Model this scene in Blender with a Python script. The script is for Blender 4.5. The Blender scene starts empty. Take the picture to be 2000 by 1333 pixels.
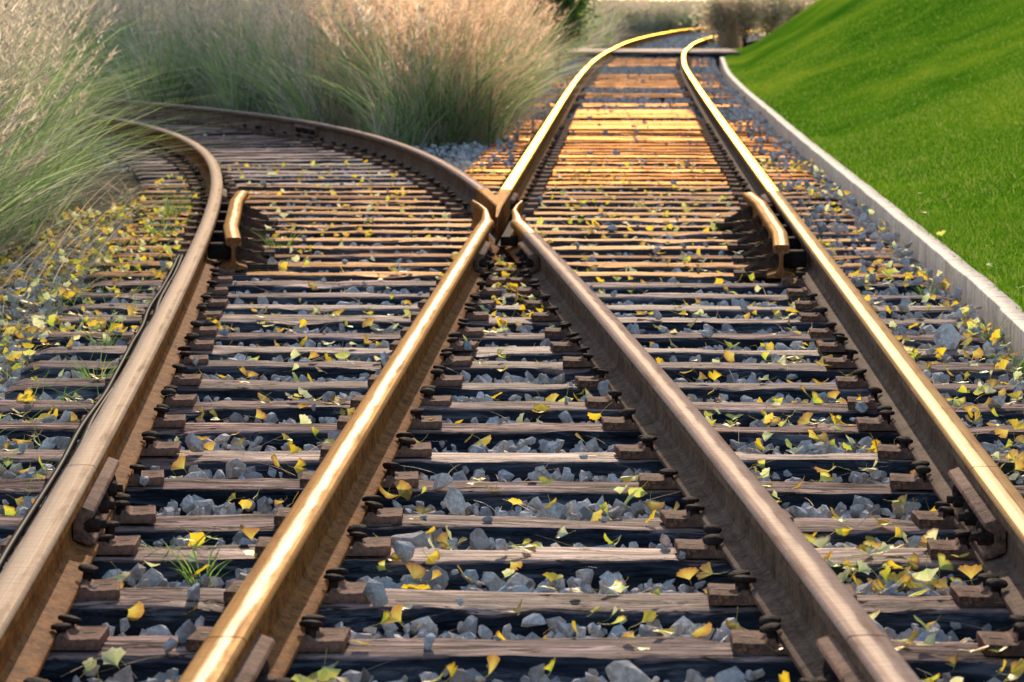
import bpy, bmesh, math, random
import numpy as np
from mathutils import Vector, Matrix, noise as mnoise

random.seed(7)
RNG = np.random.default_rng(11)
sc = bpy.context.scene
COL = sc.collection
PI = math.pi

UN = 'first second third fourth fifth sixth seventh eighth ninth tenth eleventh twelfth thirteenth fourteenth fifteenth sixteenth seventeenth eighteenth nineteenth'.split()
TE = {2:'twent',3:'thirt',4:'fort',5:'fift',6:'sixt',7:'sevent',8:'eight',9:'ninet'}
def ordinal(n):                          # 1 -> first
    if n < 20: return UN[n-1]
    return TE[n//10]+('ieth' if n % 10 == 0 else 'y '+UN[n % 10-1])
# ---------------------------------------------------------------- camera
RT = .165                      # height of the running surface of the rails
CAM_Z = RT + 1.079
cam_d = bpy.data.cameras.new('camera'); cam = bpy.data.objects.new('camera', cam_d)
COL.objects.link(cam)
pitch, yaw = math.radians(5.550), math.radians(1.826)
cam.location = (0, 0, CAM_Z)
cam.rotation_euler = (PI/2 - pitch, 0, yaw)
cam_d.sensor_width = 36; cam_d.lens = 6900/2000*36
cam_d.clip_start = .1; cam_d.clip_end = 3000
cam_d.dof.use_dof = True; cam_d.dof.focus_distance = 10.2; cam_d.dof.aperture_fstop = 11.5
cam_d.dof.aperture_blades = 9
sc.camera = cam

# ---------------------------------------------------------------- light
SUN_EL, SUN_AZ = math.radians(21), math.radians(-1.0)      # ahead of the camera, along the straight track
world = bpy.data.worlds.new('World'); sc.world = world; world.use_nodes = True
wn = world.node_tree.nodes; wl = world.node_tree.links
for n in list(wn): wn.remove(n)
sky = wn.new('ShaderNodeTexSky'); sky.sky_type = 'NISHITA'; sky.sun_disc = False
sky.sun_elevation = SUN_EL; sky.sun_rotation = SUN_AZ; sky.altitude = 50
sky.air_density = 1.0; sky.dust_density = 1.5; sky.ozone_density = 1.5
bg = wn.new('ShaderNodeBackground'); bg.inputs['Strength'].default_value = .15
wo = wn.new('ShaderNodeOutputWorld')
wl.new(sky.outputs[0], bg.inputs[0]); wl.new(bg.outputs[0], wo.inputs[0])
sun_d = bpy.data.lights.new('sun', 'SUN'); sun = bpy.data.objects.new('sun', sun_d); COL.objects.link(sun)
sun_d.energy = 4.2; sun_d.angle = math.radians(.6); sun_d.color = (1.0, .79, .58)
Ld = Vector((math.sin(SUN_AZ)*math.cos(SUN_EL), math.cos(SUN_AZ)*math.cos(SUN_EL), math.sin(SUN_EL)))
sun.rotation_euler = Ld.to_track_quat('Z', 'Y').to_euler(); sun.location = (0, 60, 40)
sc.view_settings.view_transform = 'Standard'; sc.view_settings.look = 'None'
sc.view_settings.exposure = .92; sc.view_settings.gamma = 1; sc.view_settings.use_curve_mapping = False

# ---------------------------------------------------------------- helpers
def tag(o, label=None, cat=None, group=None, kind=None):
    if label: o['label'] = label
    if cat: o['category'] = cat
    if group: o['group'] = group
    if kind: o['kind'] = kind
    return o
def empty(name, loc=(0,0,0), rz=0):
    o = bpy.data.objects.new(name, None); COL.objects.link(o)
    o.location = loc; o.rotation_euler = (0,0,rz); o.empty_display_size = .1
    return o
def link(name, me, parent=None, loc=(0,0,0), rz=0):
    o = bpy.data.objects.new(name, me); COL.objects.link(o)
    o.location = loc; o.rotation_euler = (0,0,rz)
    if parent: o.parent = parent
    return o
def mesh(name, V, F, mats, mi=None, smooth=False, uv=None, col=None, sharp=None):
    """V (n,3); F an (m,k) array or a list of such arrays"""
    V = np.asarray(V, dtype=np.float32)
    Fs = F if isinstance(F, list) and len(F) and isinstance(F[0], np.ndarray) else [np.asarray(F)]
    me = bpy.data.meshes.new(name)
    loops = np.concatenate([f.ravel() for f in Fs]).astype(np.int32)
    cnt = np.concatenate([np.full(len(f), f.shape[1]) for f in Fs]).astype(np.int32)
    st = np.concatenate([[0], np.cumsum(cnt)[:-1]]).astype(np.int32)
    me.vertices.add(len(V)); me.vertices.foreach_set('co', V.ravel())
    me.loops.add(len(loops)); me.loops.foreach_set('vertex_index', loops)
    me.polygons.add(len(cnt)); me.polygons.foreach_set('loop_start', st); me.polygons.foreach_set('loop_total', cnt)
    for m in (mats if isinstance(mats, (list, tuple)) else [mats]): me.materials.append(m)
    if mi is not None: me.polygons.foreach_set('material_index', np.asarray(mi, dtype=np.int32))
    me.polygons.foreach_set('use_smooth', np.full(len(cnt), smooth or sharp is not None))
    if uv is not None:
        l = me.uv_layers.new(name='UVMap'); l.data.foreach_set('uv', np.asarray(uv, dtype=np.float32)[loops].ravel())
    if col is not None:
        a = me.color_attributes.new('Col', 'FLOAT_COLOR', 'POINT')
        a.data.foreach_set('color', np.asarray(col, dtype=np.float32).ravel())
    me.update(calc_edges=True); me.validate()
    if sharp is not None: me.set_sharp_from_angle(angle=math.radians(sharp))
    return me
def bm_mesh(name, bm, mats, smooth=False, sharp=None):
    me = bpy.data.meshes.new(name); bmesh.ops.recalc_face_normals(bm, faces=bm.faces[:]); bm.to_mesh(me); bm.free()
    for m in (mats if isinstance(mats, (list, tuple)) else [mats]): me.materials.append(m)
    if smooth or sharp is not None:
        for p in me.polygons: p.use_smooth = True
    if sharp is not None: me.set_sharp_from_angle(angle=math.radians(sharp))
    return me
def bm_prism(bm, poly, y0, y1, bevel=0):
    """poly in (x,z), extruded along y"""
    a = [bm.verts.new((x, y0, z)) for x, z in poly]; b = [bm.verts.new((x, y1, z)) for x, z in poly]
    n = len(poly); fs = [bm.faces.new(a), bm.faces.new(b[::-1])]
    for i in range(n): fs.append(bm.faces.new((a[i], b[i], b[(i+1) % n], a[(i+1) % n])))
    if bevel:
        es = list({e for f in fs for e in f.edges})
        bmesh.ops.bevel(bm, geom=es, offset=bevel, segments=2, affect='EDGES', profile=.5)
def bm_box(bm, x0, x1, y0, y1, z0, z1, bevel=0):
    bm_prism(bm, [(x0,z0),(x1,z0),(x1,z1),(x0,z1)], y0, y1, bevel)
def bm_lathe(bm, prof, n, M=None):
    """prof [(r,z)...] closed with caps; M places it"""
    M = M or Matrix.Identity(4); rings = []
    for r, z in prof:
        rings.append([bm.verts.new(M @ Vector((r*math.cos(2*PI*k/n), r*math.sin(2*PI*k/n), z))) for k in range(n)])
    bm.faces.new(rings[0][::-1]); bm.faces.new(rings[-1])
    for a, b in zip(rings, rings[1:]):
        for k in range(n): bm.faces.new((a[k], a[(k+1) % n], b[(k+1) % n], b[k]))

# ---------------------------------------------------------------- materials
class NT:
    def __init__(s, name):
        s.m = bpy.data.materials.new(name); s.m.use_nodes = True; s.t = s.m.node_tree
        s.t.nodes.clear(); s.out = s.n('ShaderNodeOutputMaterial')
    def n(s, typ, **kw):
        nd = s.t.nodes.new(typ)
        for k, v in kw.items(): setattr(nd, k, v)
        return nd
    def put(s, sock, v):
        if isinstance(v, bpy.types.NodeSocket): s.t.links.new(v, sock)
        elif v is not None: sock.default_value = v
    def coord(s, kind='Object', scale=(1,1,1), loc=(0,0,0)):
        c = s.n('ShaderNodeTexCoord'); mp = s.n('ShaderNodeMapping')
        s.put(mp.inputs[0], c.outputs[kind]); mp.inputs['Scale'].default_value = scale; mp.inputs['Location'].default_value = loc
        return mp.outputs[0]
    def noise(s, vec, scale, detail=4, rough=.55, dist=0):
        nd = s.n('ShaderNodeTexNoise'); s.put(nd.inputs['Vector'], vec); nd.inputs['Scale'].default_value = scale
        nd.inputs['Detail'].default_value = detail; nd.inputs['Roughness'].default_value = rough; nd.inputs['Distortion'].default_value = dist
        return nd.outputs[0]
    def voro(s, vec, scale, feature='F1'):
        nd = s.n('ShaderNodeTexVoronoi'); nd.feature = feature; s.put(nd.inputs['Vector'], vec); nd.inputs['Scale'].default_value = scale
        return nd.outputs[0]
    def ramp(s, fac, stops):
        nd = s.n('ShaderNodeValToRGB'); s.put(nd.inputs[0], fac); cr = nd.color_ramp
        while len(cr.elements) < len(stops): cr.elements.new(.5)
        for e, (p, c) in zip(cr.elements, stops):
            e.position = p; e.color = (c, c, c, 1) if isinstance(c, (int, float)) else (*c, 1)
        return nd.outputs[0]
    def mix(s, fac, a, b, typ='MIX'):
        nd = s.n('ShaderNodeMix', data_type='RGBA', blend_type=typ)
        s.put(nd.inputs[0], fac)
        for i, v in ((6, a), (7, b)):
            s.put(nd.inputs[i], (*v, 1) if isinstance(v, tuple) and len(v) == 3 else v)
        return nd.outputs[2]
    def math(s, op, a, b=None, clamp=False):
        nd = s.n('ShaderNodeMath', operation=op, use_clamp=clamp); s.put(nd.inputs[0], a)
        if b is not None: s.put(nd.inputs[1], b)
        return nd.outputs[0]
    def bump(s, h, strength=.5, dist=.01, normal=None):
        nd = s.n('ShaderNodeBump'); s.put(nd.inputs['Height'], h); nd.inputs['Strength'].default_value = strength
        nd.inputs['Distance'].default_value = dist
        if normal: s.put(nd.inputs['Normal'], normal)
        return nd.outputs[0]
    def bsdf(s, color, rough=.6, metal=0, normal=None, spec=.5):
        p = s.n('ShaderNodeBsdfPrincipled')
        s.put(p.inputs['Base Color'], (*color, 1) if isinstance(color, tuple) else color)
        s.put(p.inputs['Roughness'], rough); s.put(p.inputs['Metallic'], metal)
        if normal: s.put(p.inputs['Normal'], normal)
        p.inputs['Specular IOR Level'].default_value = spec
        s.t.links.new(p.outputs[0], s.out.inputs[0]); return p
    def matte(s, color, normal=None, gloss=.04, grough=.5, gcol=(1,1,1)):
        d = s.n('ShaderNodeBsdfDiffuse'); g_ = s.n('ShaderNodeBsdfGlossy'); m = s.n('ShaderNodeMixShader')
        s.put(d.inputs[0], (*color, 1) if isinstance(color, tuple) else color); s.put(g_.inputs[0], (*gcol, 1) if isinstance(gcol, tuple) else gcol)
        s.put(g_.inputs['Roughness'], grough); s.put(m.inputs[0], gloss); d.inputs['Roughness'].default_value = .4
        if normal: s.put(d.inputs['Normal'], normal); s.put(g_.inputs['Normal'], normal)
        s.t.links.new(d.outputs[0], m.inputs[1]); s.t.links.new(g_.outputs[0], m.inputs[2]); s.t.links.new(m.outputs[0], s.out.inputs[0])
    def leafy(s, color, trans=.45, gloss=.06):
        d = s.n('ShaderNodeBsdfDiffuse'); t = s.n('ShaderNodeBsdfTranslucent'); g = s.n('ShaderNodeBsdfGlossy')
        for k in (d, t): s.put(k.inputs[0], color)
        g.inputs['Roughness'].default_value = .45
        m = s.n('ShaderNodeMixShader'); m.inputs[0].default_value = trans
        s.t.links.new(d.outputs[0], m.inputs[1]); s.t.links.new(t.outputs[0], m.inputs[2])
        m2 = s.n('ShaderNodeMixShader'); m2.inputs[0].default_value = gloss
        s.t.links.new(m.outputs[0], m2.inputs[1]); s.t.links.new(g.outputs[0], m2.inputs[2])
        s.t.links.new(m2.outputs[0], s.out.inputs[0])
    def island(s): return s.n('ShaderNodeNewGeometry').outputs['Random Per Island']
    def objrand(s): return s.n('ShaderNodeObjectInfo').outputs['Random']

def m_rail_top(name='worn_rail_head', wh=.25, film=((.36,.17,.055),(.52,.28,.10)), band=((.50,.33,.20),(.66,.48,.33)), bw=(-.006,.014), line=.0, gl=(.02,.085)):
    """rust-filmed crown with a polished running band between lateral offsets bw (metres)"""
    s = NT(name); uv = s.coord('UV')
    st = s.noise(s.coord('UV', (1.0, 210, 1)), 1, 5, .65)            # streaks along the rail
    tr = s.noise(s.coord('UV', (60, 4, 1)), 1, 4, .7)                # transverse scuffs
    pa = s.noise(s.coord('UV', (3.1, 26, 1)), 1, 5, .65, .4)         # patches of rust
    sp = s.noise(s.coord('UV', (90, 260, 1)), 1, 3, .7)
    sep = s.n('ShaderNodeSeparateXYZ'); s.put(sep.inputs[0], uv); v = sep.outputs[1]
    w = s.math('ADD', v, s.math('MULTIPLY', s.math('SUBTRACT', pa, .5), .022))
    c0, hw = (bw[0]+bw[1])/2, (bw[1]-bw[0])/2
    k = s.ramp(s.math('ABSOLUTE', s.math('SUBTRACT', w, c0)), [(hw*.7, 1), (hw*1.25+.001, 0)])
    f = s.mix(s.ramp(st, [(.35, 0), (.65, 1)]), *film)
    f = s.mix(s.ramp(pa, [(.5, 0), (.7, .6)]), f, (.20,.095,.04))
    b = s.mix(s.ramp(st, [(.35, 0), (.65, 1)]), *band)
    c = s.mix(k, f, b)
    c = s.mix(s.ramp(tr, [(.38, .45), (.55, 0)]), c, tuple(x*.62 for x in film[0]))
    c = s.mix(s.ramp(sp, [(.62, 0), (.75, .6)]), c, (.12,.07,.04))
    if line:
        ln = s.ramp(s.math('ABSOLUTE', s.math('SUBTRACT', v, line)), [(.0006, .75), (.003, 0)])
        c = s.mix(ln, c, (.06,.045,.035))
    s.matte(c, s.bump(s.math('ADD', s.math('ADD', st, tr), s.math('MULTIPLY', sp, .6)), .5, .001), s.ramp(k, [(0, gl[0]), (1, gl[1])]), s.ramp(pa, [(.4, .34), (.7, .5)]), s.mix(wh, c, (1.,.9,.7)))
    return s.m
def m_rust(name='rusty_steel', a=(.10,.042,.016), b=(.33,.14,.04), dust=(.26,.125,.05), metal=0, rough=.85):
    s = NT(name); co = s.coord('Object')
    n1 = s.noise(co, 11, 6, .7); n2 = s.noise(co, 75, 5, .75); n3 = s.noise(co, 3.1, 4); n4 = s.noise(co, 220, 3, .7)
    c = s.mix(s.ramp(n1, [(.36, 0), (.62, 1)]), a, b)
    c = s.mix(s.ramp(n2, [(.50, 0), (.66, .7)]), c, (b[0]*1.7, b[1]*1.5, b[2]*1.2))
    c = s.mix(s.ramp(n2, [(.36, .8), (.46, 0)]), c, tuple(v*.5 for v in a))
    c = s.mix(s.ramp(n3, [(.48, 0), (.75, .5)]), c, dust)
    c = s.mix(s.ramp(n4, [(.66, 0), (.74, .5)]), c, (.40,.28,.18))
    s.matte(c, s.bump(s.math('ADD', n2, s.math('MULTIPLY', n4, .6)), 1, .003), .008, .5)
    return s.m
def m_sleeper(name='weathered_timber', tint=(1,1,1), gl=.010, gc=(1,1,1)):
    s = NT(name)
    rnd = s.objrand()
    off = s.n('ShaderNodeCombineXYZ'); s.put(off.inputs[0], s.math('MULTIPLY', rnd, 37.)); s.put(off.inputs[1], s.math('MULTIPLY', rnd, 11.))
    c0 = s.n('ShaderNodeTexCoord'); va = s.n('ShaderNodeVectorMath', operation='ADD'); s.put(va.inputs[0], c0.outputs['Object']); s.put(va.inputs[1], off.outputs[0])
    def mp(sc):
        m = s.n('ShaderNodeMapping'); s.put(m.inputs[0], va.outputs[0]); m.inputs['Scale'].default_value = sc; return m.outputs[0]
    gr = s.noise(mp((2.4, 24, 24)), 1, 6, .7, .8)
    fi = s.noise(mp((7, 85, 85)), 1, 4, .7, .4)
    cr = s.noise(mp((1.5, 17, 17)), 1, 5, .8, 1.4)
    bl = s.noise(mp((2.6, 7, 7)), 1, 4, .6)
    top = s.ramp(gr, [(.38, (.05,.04,.037)), (.46, (.18,.14,.125)), (.53, (.36,.285,.25)), (.62, (.56,.46,.42))])
    top = s.mix(s.ramp(fi, [(.42, .65), (.56, 0)]), top, (.16,.12,.10))
    top = s.mix(s.ramp(bl, [(.38, .7), (.56, 0)]), top, (.13,.10,.09))
    top = s.mix(s.ramp(cr, [(.43, .97), (.465, 0)]), top, (.025,.02,.018))
    sp = s.noise(mp((.9, 11, 11)), 1, 4, .6, .8)
    spl = s.ramp(s.math('ABSOLUTE', s.math('SUBTRACT', sp, .5)), [(.002, .95), (.013, 0)])
    top = s.mix(spl, top, (.02,.016,.014))
    tone = s.ramp(rnd, [(0, (.50,.49,.51)), (.3, (.92,.88,.86)), (.65, (1.10,1.0,.94)), (1, (.66,.66,.69))])
    top = s.mix(1, top, tone, 'MULTIPLY')
    top = s.mix(1, top, tint, 'MULTIPLY')
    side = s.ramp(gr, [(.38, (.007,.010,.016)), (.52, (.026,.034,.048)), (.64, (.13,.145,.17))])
    # creosoted flanks, bluish shade painted in, against the sun-bleached, trodden top
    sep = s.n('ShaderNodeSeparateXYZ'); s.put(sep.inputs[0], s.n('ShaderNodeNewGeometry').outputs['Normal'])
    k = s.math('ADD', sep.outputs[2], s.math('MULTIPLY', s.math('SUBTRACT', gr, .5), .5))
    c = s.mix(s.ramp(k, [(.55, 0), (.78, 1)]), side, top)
    h = s.math('ADD', s.math('SUBTRACT', gr, spl), s.math('MULTIPLY', s.ramp(cr, [(.28, 0), (.38, 1)]), .8))
    s.matte(c, s.bump(s.math('ADD', h, s.math('MULTIPLY', fi, .4)), 1, .007), s.math('MULTIPLY', s.ramp(s.math('FRACT', s.math('MULTIPLY', rnd, 7.3)), [(0, .25), (1, 1)]), gl*1.6), .42, gc)
    return s.m
def m_stone():
    s = NT('crushed_granite'); co = s.coord('Object'); r = s.island()
    base = s.ramp(r, [(0, (.20,.21,.23)), (.15, (.38,.39,.41)), (.36, (.56,.57,.58)), (.52, (.42,.39,.37)), (.66, (.68,.68,.67)), (.78, (.32,.40,.45)), (.88, (.56,.47,.39)), (1, (.78,.76,.73))])
    n = s.noise(co, 110, 4, .7); n2 = s.noise(co, 22, 3, .6)
    c = s.mix(s.ramp(n, [(.4, .4), (.6, 0)]), base, (.08,.09,.10))
    c = s.mix(s.ramp(n2, [(.5, 0), (.75, .4)]), c, (.42,.42,.43))
    c = s.mix(1, c, (1.22,1.17,1.10), 'MULTIPLY')
    c = s.mix(s.ramp(n2, [(.38, .5), (.5, 0)]), c, (.22,.17,.13))
    s.matte(c, s.bump(s.math('ADD', n, n2), .9, .006), .015, .5)
    return s.m
def m_bed():
    s = NT('ballast_bed_stone'); co = s.coord('Object')
    v = s.voro(co, 32); n = s.noise(co, 60, 4, .7); b = s.noise(co, .8, 3)
    c = s.ramp(v, [(0, (.16,.17,.19)), (.5, (.09,.09,.10)), (1, (.03,.03,.035))])
    c = s.mix(s.ramp(n, [(.4, 0), (.7, .5)]), c, (.16,.14,.12))
    c = s.mix(s.ramp(b, [(.45, 0), (.75, .5)]), c, (.10,.08,.06))
    s.matte(c, s.bump(s.math('MULTIPLY', v, -1), 1, .02), .01)
    return s.m
def m_soil():
    s = NT('dry_soil'); co = s.coord('Object')
    n = s.noise(co, 3, 6, .7); n2 = s.noise(co, 60, 4, .7)
    c = s.ramp(n, [(.3, (.05,.045,.03)), (.55, (.10,.085,.055)), (.8, (.16,.13,.09))])
    c = s.mix(s.ramp(n2, [(.5, 0), (.7, .6)]), c, (.20,.17,.12))
    s.matte(c, s.bump(n2, .8, .02), .0); return s.m
def m_lawn():
    s = NT('mown_lawn_turf'); co = s.coord('Object')
    n = s.noise(s.coord('Object', (1,.35,1)), .35, 4, .6, .5); f = s.noise(s.coord('Object', (1, .35, 1)), 45, 4, .75); g = s.noise(s.coord('Object', (1, .6, 1)), 1.7, 5, .7)
    c = s.ramp(n, [(.38, (.03,.11,.005)), (.5, (.085,.19,.008)), (.62, (.24,.32,.02))])
    c = s.mix(s.ramp(f, [(.4, .6), (.62, 0)]), c, (.02,.08,.004))
    c = s.mix(s.ramp(g, [(.45, 0), (.75, .55)]), c, (.13,.23,.02))
    s.leafy(c, .12, 0); return s.m
def m_blade(name, stops, trans=.45, gloss=.05):
    s = NT(name); r = s.island(); n = s.noise(s.coord('Object'), 1.3, 3)
    k = s.math('ADD', s.math('MULTIPLY', r, .75), s.math('MULTIPLY', n, .35))
    s.leafy(s.ramp(k, stops), trans, gloss); return s.m
def m_leaf():
    s = NT('ginkgo_leaf_blade'); a = s.n('ShaderNodeVertexColor'); a.layer_name = 'Col'
    r = s.objrand()
    n = s.noise(s.coord('Object'), 90, 3, .6)
    c = s.mix(s.ramp(n, [(.5, 0), (.75, .25)]), a.outputs[0], (.40,.25,.05))
    s.leafy(c, .42, .05); return s.m
def m_concrete():
    s = NT('kerb_concrete'); co = s.coord('Object')
    n = s.noise(co, 30, 5, .7); n2 = s.noise(s.coord('Object', (3, 6, .8)), 2, 4, .6); n3 = s.noise(co, 1.5, 4)
    c = s.ramp(n, [(.35, (.50,.39,.29)), (.5, (.76,.61,.46)), (.68, (.88,.74,.58))])
    c = s.mix(s.ramp(n2, [(.5, 0), (.7, .5)]), c, (.22,.19,.16))
    c = s.mix(s.ramp(n3, [(.5, 0), (.8, .4)]), c, (.30,.25,.19))
    sy = s.n('ShaderNodeSeparateXYZ'); s.put(sy.inputs[0], co); fr = s.math('FRACT', sy.outputs[1])
    c = s.mix(s.ramp(fr, [(0, .85), (.014, .85), (.02, 0)]), c, (.10,.085,.07))
    c = s.mix(s.ramp(s.math('FRACT', s.math('MULTIPLY', s.math('FLOOR', sy.outputs[1]), .377)), [(0, 0), (1, .3)]), c, (.42,.34,.26))
    s.matte(c, s.bump(n, .7, .004), .02); return s.m
def m_plain(name, c, rough=.6, var=.4):
    s = NT(name); n = s.noise(s.coord('Object'), 40, 4, .6)
    s.matte(s.mix(s.ramp(n, [(.35, 0), (.7, 1)]), c, tuple(v*(1+var) for v in c)), s.bump(n, .4, .002), .015); return s.m

M_TOP = m_rail_top(); M_RUST = m_rust()
M_TOPD = m_rail_top('tan_rail_head', .25, ((.46,.325,.215),(.52,.375,.255)), ((.50,.36,.245),(.56,.42,.30)), (-.02,.012), gl=(.012,.035))
M_TOPC = m_rail_top('dull_rail_head', .25, ((.33,.225,.17),(.39,.275,.21)), ((.42,.31,.24),(.50,.38,.30)), (-.016,.004), gl=(.008,.02))
M_TOPB = m_rail_top('golden_rail_head', .25, ((.38,.21,.085),(.50,.30,.13)), ((.48,.31,.16),(.60,.42,.25)), (-.024,.004), .006, (.03,.07))
M_RUSTC = m_rust('shade_tinted_steel', (.065,.042,.03), (.17,.105,.07), (.22,.16,.12))  # greyer copy of the rust: shade on these rails put into the colour
M_BRACE = m_rust('brown_brace_iron', (.03,.02,.016), (.10,.055,.035), (.12,.08,.06)); M_SUNGOLD = m_rail_top('sun_painted_rail_head', .0, ((.55,.33,.07),(.72,.47,.12)), ((.90,.60,.08),(1.,.74,.14)), (-.028,.026), gl=(.22,.46))  # gold head copy: golden sunlight painted into the colour of the far rails
M_IRON = m_rust('dark_rusted_iron', (.014,.011,.011), (.045,.028,.022), (.07,.05,.04), 0, .7)
M_PLATE = m_rust('rusted_tie_plate', (.07,.04,.028), (.24,.135,.095), (.33,.22,.17), 0, .75)
M_WOOD = m_sleeper('weathered_timber', (1.66,1.44,1.35)); M_WOODF = m_sleeper('far_sun_painted_timber', (1.35,.86,.62), .022, (1.,.6,.3)); M_PALE = m_sleeper('pale_boards', (1.7,1.35,1.1)); M_WOODR = m_sleeper('sun_painted_timber', (1.30,.70,.42), .058, (1.,.52,.20)); M_WOODM = m_sleeper('faint_sun_painted_timber', (1.5,1.12,.93), .02, (1.,.70,.4));  M_STONE = m_stone(); M_BED = m_bed(); M_SOIL = m_soil(); M_LAWN = m_lawn()  # the warm-tinted sleepers have golden sunlight painted into their colour and gloss
M_GREEN = m_blade('green_reed_blade', [(.05, (.03,.07,.02)), (.3, (.09,.19,.05)), (.55, (.19,.33,.09)), (.85, (.42,.52,.20))], .4)
M_DRY = m_blade('dry_reed_blade', [(.05, (.10,.08,.06)), (.3, (.32,.27,.21)), (.6, (.54,.46,.36)), (.9, (.80,.72,.60))], .4)
M_PLUME = m_blade('seed_plume', [(.1, (.36,.29,.21)), (.5, (.56,.47,.35)), (.9, (.72,.63,.48))], .55, .0)
M_DRYG = m_blade('sun_tinted_reed_blade', [(.1, (.30,.20,.13)), (.45, (.58,.40,.25)), (.85, (.78,.58,.38))], .55)  # warm blade and plume copies, low sunlight put into their colour
M_PLUMEG = m_blade('sun_tinted_seed_plume', [(.1, (.60,.40,.26)), (.5, (.82,.56,.36)), (.9, (.88,.68,.46))], .55, .0)
M_TURF = m_blade('lawn_grass_blade', [(.05, (.04,.13,.005)), (.4, (.09,.22,.008)), (.75, (.19,.33,.02)), (.97, (.40,.38,.12))], .3, .0)
M_WEED = m_blade('weed_blade', [(.1, (.05,.13,.02)), (.5, (.11,.24,.04)), (.9, (.24,.32,.09))])
M_BUSH = m_blade('bush_leaf', [(.1, (.02,.07,.012)), (.5, (.06,.15,.02)), (.9, (.16,.26,.04))])
M_SHRUB = m_blade('shrub_leaf', [(.1, (.28,.20,.15)), (.45, (.55,.43,.34)), (.7, (.34,.40,.20)), (.95, (.85,.64,.52))], .6, 0)
M_STRAW = m_blade('dry_straw', [(.1, (.25,.19,.12)), (.5, (.45,.36,.25)), (.9, (.62,.52,.40))])
M_LEAF = m_leaf(); M_CONC = m_concrete()
M_BLACK = m_plain('black_cable_rubber', (.006,.006,.008), .95)
M_PANEL = None

# ---------------------------------------------------------------- track geometry
def catmull(P, step=.25):
    P = np.array(P, float); P = np.vstack([2*P[0]-P[1], P, 2*P[-1]-P[-2]]); out = []
    for i in range(1, len(P)-2):
        n = max(2, int(np.linalg.norm(P[i+1]-P[i])/step)); t = np.linspace(0, 1, n, endpoint=False)[:, None]
        a, b, c, d = P[i-1], P[i], P[i+1], P[i+2]
        out.append(.5*(2*b + (c-a)*t + (2*a-5*b+4*c-d)*t**2 + (3*b-a-3*c+d)*t**3))
    out.append(P[-2][None]); return np.vstack(out)
PA = catmull([(-.675,3.2),(-.675,16.3),(-.668,27),(-.66,40),(-.63,50),(-.53,62),(-.30,74),(.13,89),(1.02,107),(2.4,125),(5.2,145)])
PB = catmull([(.837,3.2),(.838,17),(.85,27),(.87,36),(.90,45),(.965,57),(1.15,69),(1.38,77),(1.8,88),(2.7,102),(4.6,120),(8,140)])
cp = np.array([(.57,3.6),(.43,5.53),(.371,6.52),(.235,8.545),(-.085,12.3),(-.432,16.3),(-.62,18.2),(-.785,19.9),(-1.045,22.17),(-1.417,24.75),(-1.86,27.2),(-2.45,29.9),(-3.2,32.4),(-4.15,34.9),(-5.3,37.3),(-6.9,40)])
cf = np.polyfit(cp[:,1]-20, cp[:,0], 5)
yy = np.arange(3.2, 40, .25); PC = np.stack([np.polyval(cf, yy-20), yy], 1)
def tangents(P):
    t = np.gradient(P, axis=0); return t/np.linalg.norm(t, axis=1)[:, None]
tC = tangents(PC); nC = np.stack([tC[:,1], -tC[:,0]], 1)      # right-hand normal
PD = PC - 1.512*nC
def xat(P, y): return float(np.interp(y, P[:,1], P[:,0]))
def clip(P, y0, y1):
    m = (P[:,1] > y0) & (P[:,1] < y1)
    return np.vstack([[xat(P,y0), y0], P[m], [xat(P,y1), y1]])
def heading(P, y):                                              # rotation about z that turns +Y onto the tangent
    a = (xat(P,y+.2)-xat(P,y-.2))/.4; return -math.atan(a)

HALF = [(.0625,0),(.0625,.009),(.056,.013),(.022,.023),(.011,.032),(.0085,.048),(.0085,.094),(.0125,.105),(.033,.112),(.0355,.116),(.0355,.1365),(.0335,.1415),(.0290,.1448),(.0255,.1457),(.010,.1466),(0,.1468)]
PROF = HALF + [(-x, z) for x, z in HALF[-2::-1]]
RB = RT - .147                                                    # underside of the rail foot
def rail_mesh(name, P, mats=None, ws=None):
    P = np.asarray(P, float); t = tangents(P); nr = np.stack([t[:,1], -t[:,0]], 1)
    s = np.concatenate([[0], np.cumsum(np.linalg.norm(np.diff(P, axis=0), axis=1))])
    o = P[0]; k = len(PROF); V = []; UV = []
    vs = np.array([p[0] for p in PROF]); zs = np.array([p[1] for p in PROF])
    vs2 = vs[None]*(np.ones(len(P)) if ws is None else np.asarray(ws))[:,None]
    X = P[:,0:1]-o[0] + nr[:,0:1]*vs2; Y = P[:,1:2]-o[1] + nr[:,1:2]*vs2; Z = np.repeat(zs[None], len(P), 0)
    V = np.stack([X, Y, Z], 2).reshape(-1, 3)
    UV = np.stack([np.repeat(s[:,None]+o[1], k, 1), np.repeat(vs[None], len(P), 0)], 2).reshape(-1, 2)
    n = len(P); i = np.arange(n-1)[:,None]; j = np.arange(k)[None]; j2 = (j+1) % k
    F = np.stack([i*k+j, i*k+j2, (i+1)*k+j2, (i+1)*k+j], 2).reshape(-1, 4)
    # running surface = crown segments (z above .134)
    top = np.array([(PROF[a][1] > .133 and PROF[(a+1) % k][1] > .133) for a in range(k)])
    mi = np.tile(np.where(top, 0, 1), n-1)
    caps = [np.arange(k)[::-1][None], ((n-1)*k+np.arange(k))[None]]
    return mesh(name, V, [F]+caps, mats or [M_TOP, M_RUST], np.concatenate([mi, [1, 1]]), uv=UV, sharp=17), (o[0], o[1], RB)
def rail(P, label, mats=None, name='rail', group='running rails of the junction'):
    me, loc = rail_mesh(name, P, mats); o = link(name, me, None, loc)
    tag(o, label, 'rail', group); return o
g = .004
rail(clip(PA, 3.3, 5.90-g), 'short rail end at the bottom edge, below the joint left of centre')
rail(clip(PA, 5.90+g, 16.3-g), 'long gold lit inner rail from the bottom edge to the left side of the crossing')
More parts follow.
